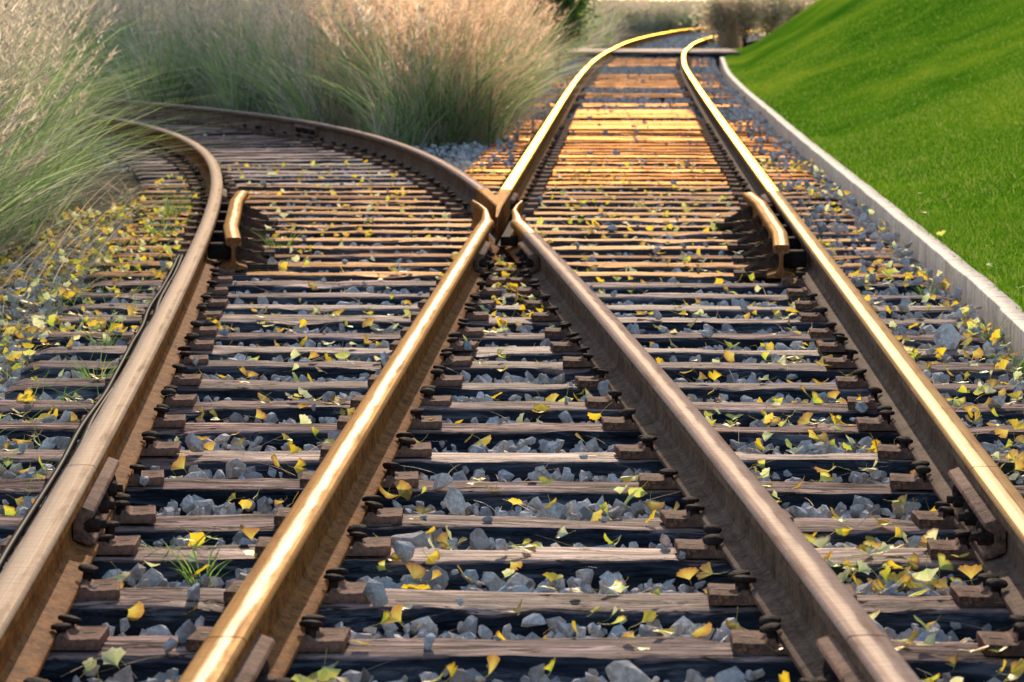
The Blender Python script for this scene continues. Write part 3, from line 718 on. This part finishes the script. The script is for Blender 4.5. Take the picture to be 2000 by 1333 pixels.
def spread(protos, xf, r):
    Vs, Fs, Ms, n = [], [], [], 0
    for (x, y, z, h, s_, sz) in xf:
        V, F, M = protos[r.integers(len(protos))]; c, s2 = math.cos(h), math.sin(h)
        W = np.empty_like(V); W[:,0] = (V[:,0]*c-V[:,1]*s2)*s_+x; W[:,1] = (V[:,0]*s2+V[:,1]*c)*s_+y; W[:,2] = V[:,2]*sz+z
        Vs.append(W); Fs.append(F+n); Ms.append(M); n += len(V)
    return np.vstack(Vs), np.vstack(Fs), np.concatenate(Ms)
RM = [M_GREEN, M_DRY, M_PLUME]
full = [reed_clump(s, green=g_) for s, g_ in ((1,1),(2,1.5),(3,.5),(4,.8),(5,1.8))]
# tussocks one can pick out
tus = [(-3.2,17.8,.7,'green and tan reed tussock at the left edge beside the leaf litter',1),
       (-3.45,19.8,.8,'leafy green tussock leaning over the stones on the left',4),
       (-3.85,21.8,.9,'dense green tussock second from the front on the left verge',1),
       (-4.3,24.4,.95,'tall feathery tussock halfway along the left verge',0),
       (-4.9,27.4,.95,'green tussock just in front of where the curved rails vanish',4),
       (-1.95,31.0,1.0,'big fanned tussock in the centre right behind the curved rail',0),
       (-1.45,33.3,.85,'tan tussock at the corner between the two tracks',2),
       (-2.85,33.6,.95,'grey green tussock left of the big central one',3),
       (-1.50,37.5,1.0,'sunlit tussock beside the straight track, behind the central one',2),
       (-3.9,36.6,.95,'low green tussock behind the fishplate on the curved rail',4),
       (-5.2,39.4,1.1,'tall dark green tussock behind the far end of the curved rails',1)]
for (x, y, s_, lab, pk) in tus:
    V, F, M = full[pk]; o = link('grass_tussock', mesh('grass_tussock', V, F, RM, M), None, (x, y, -.14), RNG.uniform(0,6)); o.scale = (s_*1.15, s_*1.15, s_)
    tag(o, lab, 'tall grass', 'tussocks of tall dry grass')
bx = [(12,-2.95),(15.2,-3.05),(18.5,-3.45),(22.3,-4.05),(28.3,-5.0),(31.5,-5.9),(34,-7.6)]
xf = []
while len(xf) < 150:
    y = RNG.uniform(13.5, 33); e = float(np.interp(y, [b[0] for b in bx], [b[1] for b in bx])); lim = min(-.19*y-.5, e-.7)
    x = RNG.uniform(lim, e)
    sz = RNG.uniform(.75,1.15)*(.85 if y < 17 else 1)
    xf.append((x, y, -.14, RNG.uniform(0,6.28), RNG.uniform(.8,1.2), sz))
V, F, M = spread(full, xf, RNG)
tag(link('tall_grass', mesh('tall_grass', V, F, RM, M)), 'thick stand of tall feathery grass along the left verge', 'tall grass', None, 'stuff')
# behind the curved track
by = [(-7.5,43.5),(-5.7,42.0),(-4.6,39.0),(-3.4,36.0),(-2.6,33.4),(-1.9,31.2),(-1.45,31.0)]
xf = []
while len(xf) < 420:
    y = RNG.uniform(30.5, 62)**1; x = RNG.uniform(-.185*y-.5, -1.25-.0*y)
    yb = float(np.interp(x, [b[0] for b in by], [b[1] for b in by]))
    if y < yb or (y > yb+9 and RNG.random() < .6) or (y > 47 and x > -2.0): continue
    xf.append((x, y, -.14, RNG.uniform(0,6.28), RNG.uniform(.85,1.3), RNG.uniform(.8,1.2)))
gold = [q for q in xf if q[0] > -.075*q[1]-.2]; xf = [q for q in xf if q[0] <= -.075*q[1]-.2]
V, F, M = spread([full[0], full[2], full[3]], gold, RNG)
tag(link('tall_grass', mesh('tall_grass_sun_tint', V, F, [M_GREEN, M_DRYG, M_PLUMEG], M)), 'plumed grass beside the straight track, orange sunlight put into its colour', 'tall grass', None, 'stuff')
V, F, M = spread(full, xf, RNG)
tag(link('tall_grass', mesh('tall_grass_middle', V, F, RM, M)), 'wide bank of pinkish plumed grass behind the curved track', 'tall grass', None, 'stuff')
thin = [reed_clump(s, H=1.7, n_green=50, n_dry=70, n_plume=22, R=.35, wmul=2.2) for s in (11,12,13)]
xf = [(RNG.uniform(-.19*y-1, xat(PA,y)-1.15 if y < 140 else -1), y, -.14, RNG.uniform(0,6.28), 1.2, RNG.uniform(.85,1.15)) for y in RNG.uniform(60, 100, 260)]
xf += [(RNG.uniform(-2.5, 9), y, -.14, RNG.uniform(0,6.28), 1.5, RNG.uniform(.72,.86)) for y in RNG.uniform(150, 172, 330)]
V, F, M = spread(thin, xf, RNG)
tag(link('tall_grass', mesh('tall_grass_far', V, F, RM, M)), 'blurred far belt of dry reeds behind the bend of the straight track', 'tall grass', None, 'stuff')

# bushes: stems and a crown of small leaves in clumps
def bush(x, y, h, w, mat, lab, seed, z=-.14, n=2600, leaf=.045, group=None):
    r = np.random.default_rng(seed); o = empty('bush', (x, y, z)); tag(o, lab, 'bush', group)
    bm = bmesh.new()
    cl = []
    for k in range(9):
        a = r.uniform(0, 2*PI); q = w*r.uniform(.1,.5); tip = (q*math.cos(a), q*math.sin(a), h*r.uniform(.6,.95))
        pts = [(tip[0]*t**1.5*1.0, tip[1]*t**1.5, tip[2]*t) for t in np.linspace(0, 1, 6)]
        tube_bm(bm, pts, [.018*(1-t*.8) for t in np.linspace(0,1,6)], 5)
        cl.append(tip); cl.append(pts[3]); cl.append(pts[4])
    link('stems', bm_mesh('stems', bm, M_IRON), o)
    cl = np.array(cl); c = cl[r.integers(len(cl), size=n)]; P = c+r.normal(0, w*.16, (n,3)); P[:,2] = np.abs(P[:,2])
    d1 = r.normal(0,1,(n,3)); d1 /= np.linalg.norm(d1,axis=1)[:,None]; d2 = np.cross(d1, r.normal(0,1,(n,3))); d2 /= np.linalg.norm(d2,axis=1)[:,None]
    s_ = leaf*r.uniform(.6,1.3,n)[:,None]
    V = np.stack([P-d1*s_, P-d2*s_*.45, P+d1*s_, P+d2*s_*.45], 1).reshape(-1,3); F = np.arange(4*n).reshape(-1,4)
    link('foliage', mesh('foliage', V, F, mat), o)
bush(-1.15, 60, 2.1, 1.0, M_BUSH, 'dark green bush at the end of the dry grass beside the far rails', 5, n=9000)
bush(-1.35, 71, 2.3, 1.2, M_BUSH, 'taller leafy bush behind the dark green one beside the far rails', 6, n=4500)
for k, (x, y, h, w, lab) in enumerate(((2.55,95,1.35,1.1,'brown shrub nearest the far rails, left end of its row'),(3.2,95,1.5,1.1,'second shrub from the left in the row behind the green bank'),(3.9,96,1.6,1.1,'reddish middle shrub of the row behind the green bank'),(4.6,97,1.8,1.2,'tall dusky shrub touching the green bank at the top'),(5.4,101,2.0,1.0,'last shrub of the row, half hidden by the green bank'))):
    bush(x, y, h, w, M_SHRUB, lab, 30+k, n=2600, leaf=.05, group='shrubs at the foot of the bank')
V, F, M = spread(thin, [(2.86+RNG.uniform(-.22,.22), 95+RNG.uniform(-.5,.5), -.14, RNG.uniform(0,6), .5, 1.0) for _ in range(6)], RNG)
tag(link('reed_clump', mesh('reed_clump', V, F, [M_DRYG, M_DRYG, M_PLUMEG], M)), 'pinkish reed clump hiding the rails at the far bend', 'tall grass')

# leafy caster added out of view only to shade the curved track
def added_tree(x, y, H, w, zc, lab, seed, n=9000):
    r = np.random.default_rng(seed); o = empty('added_tree', (x, y, -.16)); tag(o, lab, 'added_tree')
    bm = bmesh.new(); tube_bm(bm, [(0,0,0),(.05,0,H*.3),(-.05,.1,H*.6),(0,0,H*.9)], [.22,.17,.10,.03], 9); cl = []
    for k in range(22):
        z0 = H*r.uniform(.28,.8); a = r.uniform(0,2*PI); q = w*r.uniform(.4,1)*(1-abs(z0/H-.55)*.7)
        pts = [(q*t*math.cos(a), q*t*math.sin(a), z0+q*.45*t**.8) for t in np.linspace(0,1,6)]; tube_bm(bm, pts, [.06*(1-t*.85) for t in np.linspace(0,1,6)], 5); cl += pts[2:]
    link('trunk', bm_mesh('trunk', bm, M_IRON), o)
    cl = np.array(cl); c = cl[r.integers(len(cl), size=n)]; P = c+r.normal(0, .42, (n,3)); P[:,2] = np.maximum(P[:,2], zc)
    d1 = r.normal(0,1,(n,3)); d1 /= np.linalg.norm(d1,axis=1)[:,None]; d2 = np.cross(d1, r.normal(0,1,(n,3))); d2 /= np.linalg.norm(d2,axis=1)[:,None]
    s_ = .13*r.uniform(.6,1.3,n)[:,None]; V = np.stack([P-d1*s_, P-d2*s_*.6, P+d1*s_, P+d2*s_*.6], 1).reshape(-1,3)
    link('crown', mesh('crown', V, np.arange(4*n).reshape(-1,4), M_BUSH), o)
added_tree(-6.2, 56, 13, 3.6, 3.2, 'unseen shade caster added behind the tall grass for the curved track', 71, n=8000)

# turf blades on the bank
r = RNG; A = Acc()
def turf(n, y0, y1, dmax, h, w, seg):
    y = r.uniform(y0, y1, n); k = np.interp(y, PK[:,1], PK[:,0])+.10; d = dmax*r.random(n)**1.0; x = k+d-.02+r.normal(0,.012,n)
    z = np.array([bank_z(a, b) for a, b in zip(x, y)])-.004
    V, F, _ = strips(np.stack([x,y,z],1), r.uniform(0,6.28,n), r.uniform(h*.5,h*1.3,n), r.uniform(0,.6,n), r.uniform(0,.6,n), r.uniform(w*.6,w*1.3,n), seg, r); A.add(V, F, 0)
turf(52000, 11, 19, 1.7, .035, .004, 2); turf(70000, 17, 30, 3.6, .035, .005, 2); turf(60000, 28, 60, 9, .035, .008, 1)
V, F, M = A.get(); tag(link('lawn_grass', mesh('lawn_grass', V, F, M_TURF)), 'short bright green grass covering the bank', 'grass', None, 'stuff')

# ---------------------------------------------------------------- stones
def rock_proto(seed, n=16):
    r = np.random.default_rng(seed); p = r.normal(0,1,(n,3)); p /= np.linalg.norm(p,axis=1)[:,None]
    p *= r.uniform(.75,1.05,(n,1)); p *= np.array([1, r.uniform(.6,.9), r.uniform(.45,.75)])
    bm = bmesh.new(); [bm.verts.new(v) for v in p]
    res = bmesh.ops.convex_hull(bm, input=bm.verts[:])
    bmesh.ops.delete(bm, geom=[v for v in bm.verts if not v.link_faces], context='VERTS')
    bmesh.ops.triangulate(bm, faces=bm.faces[:]); bmesh.ops.recalc_face_normals(bm, faces=bm.faces[:])
    bm.verts.index_update(); V = np.array([v.co[:] for v in bm.verts]); F = np.array([[v.index for v in f.verts] for f in bm.faces]); bm.free()
    return V, F
RK = [rock_proto(s, 15) for s in range(22)]; RF = [rock_proto(100+s, 9) for s in range(10)]
def rotm(r):
    q = r.normal(0,1,4); q /= np.linalg.norm(q); w,x,y,z = q
    return np.array([[1-2*(y*y+z*z),2*(x*y-z*w),2*(x*z+y*w)],[2*(x*y+z*w),1-2*(x*x+z*z),2*(y*z-x*w)],[2*(x*z-y*w),2*(y*z+x*w),1-2*(x*x+y*y)]])
def rocks(pts, protos, r):
    Vs, Fs, n = [], [], 0
    for (x, y, z, s_) in pts:
        V, F = protos[r.integers(len(protos))]; W = (V*s_) @ rotm(r).T + np.array([x,y,z]); Vs.append(W); Fs.append(F+n); n += len(V)
    return np.vstack(Vs), np.vstack(Fs)
pts = []
rows = np.array(ROWS)
for y0, y1, dens in ((4.2,9,720),(9,15,540),(15,20.5,330),(20.5,26.4,240)):
    w = 4.4; n = int((y1-y0)*w*dens)
    X = RNG.uniform(-2.9, 1.43, n); Y = RNG.uniform(y0, y1, n)
    for x, y in zip(X, Y):
        if x < -.19*y-.4: continue
        if x < xat(PD,y)-.35 and y > 11 and RNG.random() < .2: continue
        d = np.abs(rows-y).min(); s_ = .014+.029*RNG.random()**2.1
        shoulder = x > .98 and (y > 12 or x > 1.22)
        out = x < xat(PD,y)-.42
        if d < .125 and not out:
            if shoulder and RNG.random() < (.30 if y > 15 else .10): z = s_*.4
            elif RNG.random() < .012: z = s_*.5
            else: continue
        else:
            z = -.050+RNG.uniform(-.02,.03) + (.008 if shoulder or out else 0)
            if out and y > 9: z = verge_z(x, y) + s_*.25
            if d < .15: z -= .010
        if any(abs(x-xat(P,y)) < .075+s_*.6 for P in (PA,PB,PC,PD)) and z > -.06: z = -.075
        pts.append((x, y, z, s_))
V, F = rocks(pts, RK, RNG)
tag(link('ballast_stones', mesh('ballast_stones', V, F, M_STONE)), 'blue grey crushed stones between the sleepers', 'stones', None, 'stuff')
pts = []
mrows = np.array(MAINROWS)
for _ in range(15000):
    y = 26+ (RNG.random()**1.3)*48; x = RNG.uniform(xat(PA,y)-.75, xat(PB,y)+.60); d = np.abs(mrows-y).min(); s_ = RNG.uniform(.02,.045)
    u = x-mid(y); z = -.055+RNG.uniform(-.01,.03)
    if y > 30.5 and d > .3: z += .03
    if d < .12 and abs(u) < 1.2:
        if u > .95 and RNG.random() < .55 or u < -.95 and RNG.random() < .3 or RNG.random() < .03: z = s_*.4
        else: continue
    if min(abs(x-xat(PA,y)), abs(x-xat(PB,y))) < .1 and z > -.05: continue
    pts.append((x, y, z, s_))
for _ in range(5000):
    y = RNG.uniform(26, 38.5); x = RNG.uniform(xat(PD,y)-.9, xat(PC,y)+1.3)
    if x > xat(PA,y)-.5: continue
    if any(abs(x-xat(P,y)) < .14 for P in (PC,PD)): continue
    pts.append((x, y, -.06+RNG.uniform(-.01,.03), RNG.uniform(.02,.04)))
for _ in range(3500):
    y = RNG.uniform(76, 132); pts.append((RNG.uniform(xat(PA,y)-.4, min(xat(PB,y),9)+.4), y, -.03, RNG.uniform(.04,.08)))
V, F = rocks(pts, RF, RNG)
tag(link('ballast_stones', mesh('ballast_stones_far', V, F, M_STONE)), 'crushed stones along both tracks beyond the crossing', 'stones', None, 'stuff')
# larger stones one can point at
def big_rock(x, y, z, s_, seed, lab, grp=None):
    V, F = rock_proto(seed, 17); rr = np.random.default_rng(seed); V = V*s_ @ rotm(rr).T
    bm = bmesh.new(); vs = [bm.verts.new(v) for v in V]; [bm.faces.new([vs[a] for a in f]) for f in F]
    bmesh.ops.bevel(bm, geom=bm.edges[:], offset=s_*.025, segments=1, affect='EDGES')
    tag(link('stone', bm_mesh('stone', bm, M_STONE), None, (x, y, z)), lab, 'stone', grp)
for q in ((.015,6.42,-.005,.058,501,'largest pale blue stone, standing in the gap above the lowest sleepers'),
          (.075,6.40,-.03,.045,502,'grey stone leaning against the large pale one in the foreground'),
          (-.10,6.42,-.03,.042,503,'dark grey stone left of the large pale foreground stone'),
          (-.49,8.02,0,.060,504,'brown slab of stone beside the left inner rail'),
          (-.33,8.03,-.005,.045,505,'purple grey stone behind a yellow leaf near the left inner rail'),
          (.335,7.22,0,.06,506,'blue grey stone tucked beside the right inner rail in the foreground'),
          (-.055,11.15,0,.05,507,'pale stone against a tie plate on the right inner rail'),
          (-.42,8.7,.0,.05,508,'angular grey stone beside the left inner rail, behind the brown slab'),
          (.98,9.55,.02,.055,509,'angular grey stone outside the rightmost rail'),
          (1.15,12.6,.03,.07,510,'long dark stone near the foot of the kerb')):
    big_rock(*q)

# ---------------------------------------------------------------- ginkgo leaves
def leaf_mesh(seed):
    r = np.random.default_rng(seed); na, nr_ = 13, 5
    span = r.uniform(.95,1.25); notch = r.uniform(0,.35) if r.random() < .6 else .05; fold = r.uniform(-.1,.9); curl = r.uniform(-.5,.7); wav = r.uniform(.02,.06); ph = r.uniform(0,6)
    V, C = [], []
    kind = r.integers(7)
    inner, outer = [((.34,.50,.06),(.72,.64,.05)),((.50,.62,.16),(.74,.70,.14)),((.74,.58,.03),(.78,.54,.03)),((.62,.68,.32),(.78,.76,.48)),((.66,.64,.14),(.78,.48,.04)),((.48,.60,.24),(.72,.74,.42)),((.58,.50,.10),(.36,.18,.05))][kind]
    brown = r.random() < .35
    for j in range(nr_+1):
        q = j/nr_
        for i in range(na):
            a = (i/(na-1)*2-1); th = a*span*(.55+.45*q**.5)
            R = q*(1-notch*math.exp(-(a/.10)**2)*q)*(1-.10*abs(a)**3)*(1+wav*math.sin(a*19+ph)*q)
            x = R*math.sin(th); y = R*math.cos(th); z = fold*abs(x)*.6 + curl*q*q*.35 + .05*math.sin(a*8+ph)*q
            V.append((x, y, z)); t = min(1, max(0, q*1.3-.35+.2*r.normal()*.5)); c = np.array(inner)*(1-t)+np.array(outer)*t
            if brown and q > .9: c = np.array((.22,.10,.03))
            C.append((*c, 1))
    F = []
    for j in range(nr_):
        for i in range(na-1): F.append((j*na+i, j*na+i+1, (j+1)*na+i+1, (j+1)*na+i))
    # stalk: a thin curved ribbon of three sides
    b = len(V); bd = r.uniform(-.5,.5); L = r.uniform(.6,1.2)
    for k in range(6):
        t = k/5; c = (bd*t*t*L, -t*L, .25*t*t*r.uniform(.3,1.2)); w = .022
        for a in range(3): V.append((c[0]+w*math.cos(a*2.094), c[1], c[2]+w*math.sin(a*2.094))); C.append((.50,.48,.14,1))
    for k in range(5):
        for a in range(3): F.append((b+k*3+a, b+k*3+(a+1)%3, b+(k+1)*3+(a+1)%3, b+(k+1)*3+a))
    V = np.array(V); V[:,1] -= .5
    return V*.036, np.array(F), np.array(C), kind
LV = [leaf_mesh(900+s) for s in range(26)]
LM = [mesh('ginkgo_leaf', v, f, M_LEAF, smooth=True, col=c) for v, f, c, _ in LV]
tone = ['yellow rimmed green leaf','yellow green leaf','deep yellow leaf','pale cream leaf','orange yellow leaf','pale green leaf','brown edged yellow leaf']
def dens(x, y):
    xa, xb, xc, xd = (xat(P,y) for P in (PA,PB,PC,PD))
    if x < xd-.06:
        if y < 10: return 60, 'in the weeds and leaf litter left of the leftmost rail'
        return (45 if y < 11.5 else 75 if y < 21 else 18), 'left of the leftmost rail'
    if x < xa-.06: return (22 if y < 14 else 12), 'between the leftmost rail and the gold lit rail'
    if x < xc-.06: return (34 if y < 9 else 14 if y < 13.5 else 150), 'in the wedge between the two inner rails'
    if xc+.06 < x < xb-.06: return (150 if y < 8.3 else 70 if y < 11 else 20), 'between the dull inner rail and the rightmost rail'
    if x > xb+.06: return (85 if y < 13 else 55 if y < 16.5 else 22), 'among the stones between the rightmost rail and the kerb'
    return 0, ''
L = []
for y0, y1 in ((4.6,9),(9,14),(14,27)):
    n = int((y1-y0)*4.6*330)
    for x, y in zip(RNG.uniform(-3.2,1.42,n), RNG.uniform(y0,y1,n)):
        d, w = dens(x, y)
        d *= max(.15, 1+1.6*mnoise.noise(Vector((x*2.3, y*1.1, 8))))
        if RNG.random() > d*.85/230: continue
        if x < -.185*y-.2 or x > .155*y+.1: continue
        if x > xat(PK, y)-.04: continue
        if any(abs(x-xat(P,y)) < .08 for P in (PA,PB,PC,PD)): continue
        on = np.abs(rows-y).min() < .10
        if on and RNG.random() < .45 and x > xat(PD,y)-.3: continue
        L.append((y, x, on, w))
for (x, y) in ((1.60,14.2),(1.62,12.9),(1.9,15.5),(1.7,16.6),(1.58,15.3),(1.56,17.4),(2.1,18.0),(1.62,19.2),(1.75,21),(2.4,20.2)): L.append((y, x, 2, 'on the mown grass behind the kerb'))
L.sort(key=lambda q: q[0])
# the 300 that show largest are objects of their own (frame edge leaves and nearer ones first)
stuffV, stuffF, stuffC, nn = [], [], [], 0; done = 0
for (y, x, on, w) in L:
    q = int(RNG.integers(len(LM))); s_ = RNG.uniform(.6,1.15)
    flat = on and RNG.random() < .85
    tilt = RNG.uniform(-.25,.25) if flat else RNG.uniform(-1.1,1.1); roll = RNG.uniform(-.3,.3) if flat else RNG.uniform(-.9,.9); az = RNG.uniform(0, 6.28)
    z = .012 if on else -.02+RNG.uniform(-.005,.02)+(.02 if x > .98 or x < xat(PD,y)-.45 else 0)+abs(math.sin(tilt))*.012
    if x < xat(PD,y)-.3 and y > 9: z = max(z, verge_z(x, y)+.014)
    if on == 2: z = bank_z(x, y)+.03
    vis = x > -.178*y and x < .114*y+.02 and y > 5.05
    if done < 296 and vis:
        o = link('ginkgo_leaf', LM[q], None, (x, y, z)); o.rotation_euler = (tilt, roll, az); o.scale = (s_,)*3; done += 1
        k = int(np.argmin(np.abs(rows-y))); rw = 'on' if on else 'in the gap behind' if y > rows[k] else 'in the gap before'
        ds = sorted((abs(x-xat(P,y)), nm_) for P, nm_ in ((PA,'gold lit rail'),(PB,'rightmost rail'),(PC,'dull inner rail'),(PD,'leftmost rail')))
        far = 'touching the' if ds[0][0] < .16 else 'near the' if ds[0][0] < .36 else 'far from the'
        sz_ = ('small ' if s_ < .82 else 'large ' if s_ > 1.08 else '')+('flat ' if abs(tilt)+abs(roll) < .5 else 'upright ' if abs(tilt)+abs(roll) > 1.2 else '')
        if on == 2: zone = sz_+'%s on the mown grass behind the kerb' % tone[LV[q][3]]
        else: zone = '%s%s %s the %s sleeper, %s' % (sz_, tone[LV[q][3]], rw.replace('in the gap ','').replace('before','below'), ordinal(k-2) if k > 2 else 'lowest', 'mid way between rails' if far == 'far from the' else far+' '+ds[0][1])
        tag(o, zone, 'leaf', 'fallen ginkgo leaves')
    else:
        M = (Matrix.Rotation(az,3,'Z') @ Matrix.Rotation(roll,3,'Y') @ Matrix.Rotation(tilt,3,'X')); v = LV[q][0]*s_ @ np.array(M).T + np.array([x,y,z])
        stuffV.append(v); stuffF.append(LV[q][1]+nn); stuffC.append(LV[q][2]); nn += len(v)
tag(link('fallen_leaves', mesh('fallen_leaves', np.vstack(stuffV), np.vstack(stuffF), M_LEAF, smooth=True, col=np.vstack(stuffC))), 'scattered yellow ginkgo leaves farther back along the tracks', 'leaves', None, 'stuff')

# ---------------------------------------------------------------- small weeds, straw
def tuft(x, y, h, n, lab, z=-.05, w=.0035, R=.03, mat=None, spreadn=.7):
    r = np.random.default_rng(int(abs(x*1000)+y*10)); a = r.uniform(0,6.28,n); q = R*np.sqrt(r.random(n))
    V, F, _ = strips(np.stack([q*np.cos(a), q*np.sin(a), np.zeros(n)],1), a, h*r.uniform(.4,1.1,n), r.uniform(.1,spreadn,n), r.uniform(.1,.8,n), r.uniform(w*.6,w*1.3,n), 5, r)
    tag(link('grass_tuft', mesh('grass_tuft', V, F, mat or M_WEED), None, (x, y, z)), lab, 'grass tuft', 'small green tufts between the stones')
for q in ((-1.02,7.95,.09,26,'green tuft beside the fishplate on the leftmost rail'),
          (-.93,7.7,.11,22,'thin green tuft just right of the leftmost fishplate'),
          (-1.72,17.6,.17,40,'bright green tuft right of the left check rail'),
          (-1.66,16.6,.10,24,'little tuft in front of the bright one by the left check rail'),
          (-2.62,20.2,.32,60,'tall green tuft against the outside of the curving leftmost rail'),
          (-2.45,18.6,.20,40,'smaller tuft outside the leftmost rail opposite the check rail'),
          (-1.75,11.6,.14,40,'green tuft in the leaf litter halfway along the leftmost rail'),
          (-1.9,12.8,.13,34,'green tuft on the leaves farther up the left side'),
          (-.98,12.2,.07,22,'tiny tuft between the leftmost and the gold lit rail'),
          (-.80,10.4,.08,22,'tiny tuft left of the gold lit rail'),
          (1.33,12.1,.12,60,'tuft at the foot of the kerb near the right edge'),
          (1.36,13.1,.12,50,'second tuft at the foot of the kerb, farther up'),
          (1.30,15.2,.09,50,'low tuft among stones right of the rightmost rail'),
          (1.36,11.4,.10,60,'bright green tuft in the corner between kerb and right edge')):
    tuft(*q)
# sparse wiry weeds and straws on the left verge and among the sleepers
A = Acc(); n = 1500; y = RNG.uniform(8,22,n); e = np.array([xat(PD,b)-.12 for b in y]); x = e-RNG.random(n)**.8*1.5
V, F, _ = strips(np.stack([x,y,np.full(n,-.05)],1), RNG.uniform(0,6.28,n), RNG.uniform(.04,.22,n), RNG.uniform(.1,1.2,n), RNG.uniform(.1,1.4,n), RNG.uniform(.0015,.003,n), 5, RNG); A.add(V, F, 0)
n = 2600; y = RNG.uniform(10,24,n); e = np.array([xat(PD,b)-.5 for b in y]); x = e-RNG.random(n)*1.5
V, F, _ = strips(np.stack([x,y,np.full(n,-.05)],1), RNG.uniform(0,6.28,n), RNG.uniform(.03,.15,n), RNG.uniform(.2,2,n), RNG.uniform(.1,1.4,n), RNG.uniform(.0015,.003,n), 4, RNG); A.add(V, F, 1)
n = 900; y = RNG.uniform(5,20,n); x = RNG.uniform(-2.2,1.4,n)
V, F, _ = strips(np.stack([x,y,np.full(n,-.03)],1), RNG.uniform(0,6.28,n), RNG.uniform(.02,.07,n), RNG.uniform(.5,3,n), RNG.uniform(.1,1,n), RNG.uniform(.0012,.002,n), 4, RNG); A.add(V, F, 1)
V, F, M = A.get(); tag(link('straw_litter', mesh('straw_litter', V, F, [M_WEED, M_STRAW], M)), 'thin straws and wiry weeds among the leaves and stones', 'straw', None, 'stuff')
# long bent stems hanging over the leaf litter at the left edge
A = Acc(); n = 34
V, F, _ = strips(np.stack([RNG.uniform(-3.0,-2.45,n), RNG.uniform(14.2,17.5,n), np.full(n,-.1)],1), RNG.uniform(-1.0,.9,n), RNG.uniform(.25,.7,n), RNG.uniform(.2,.9,n), RNG.uniform(.2,1.1,n), np.full(n,.005), 8, RNG); A.add(V, F, 0)
V, F, M = A.get(); tag(link('grass_stems', mesh('grass_stems', V, F, M_STRAW)), 'pale bent grass stems arching over the leaves at the left edge', 'grass', None, 'stuff')
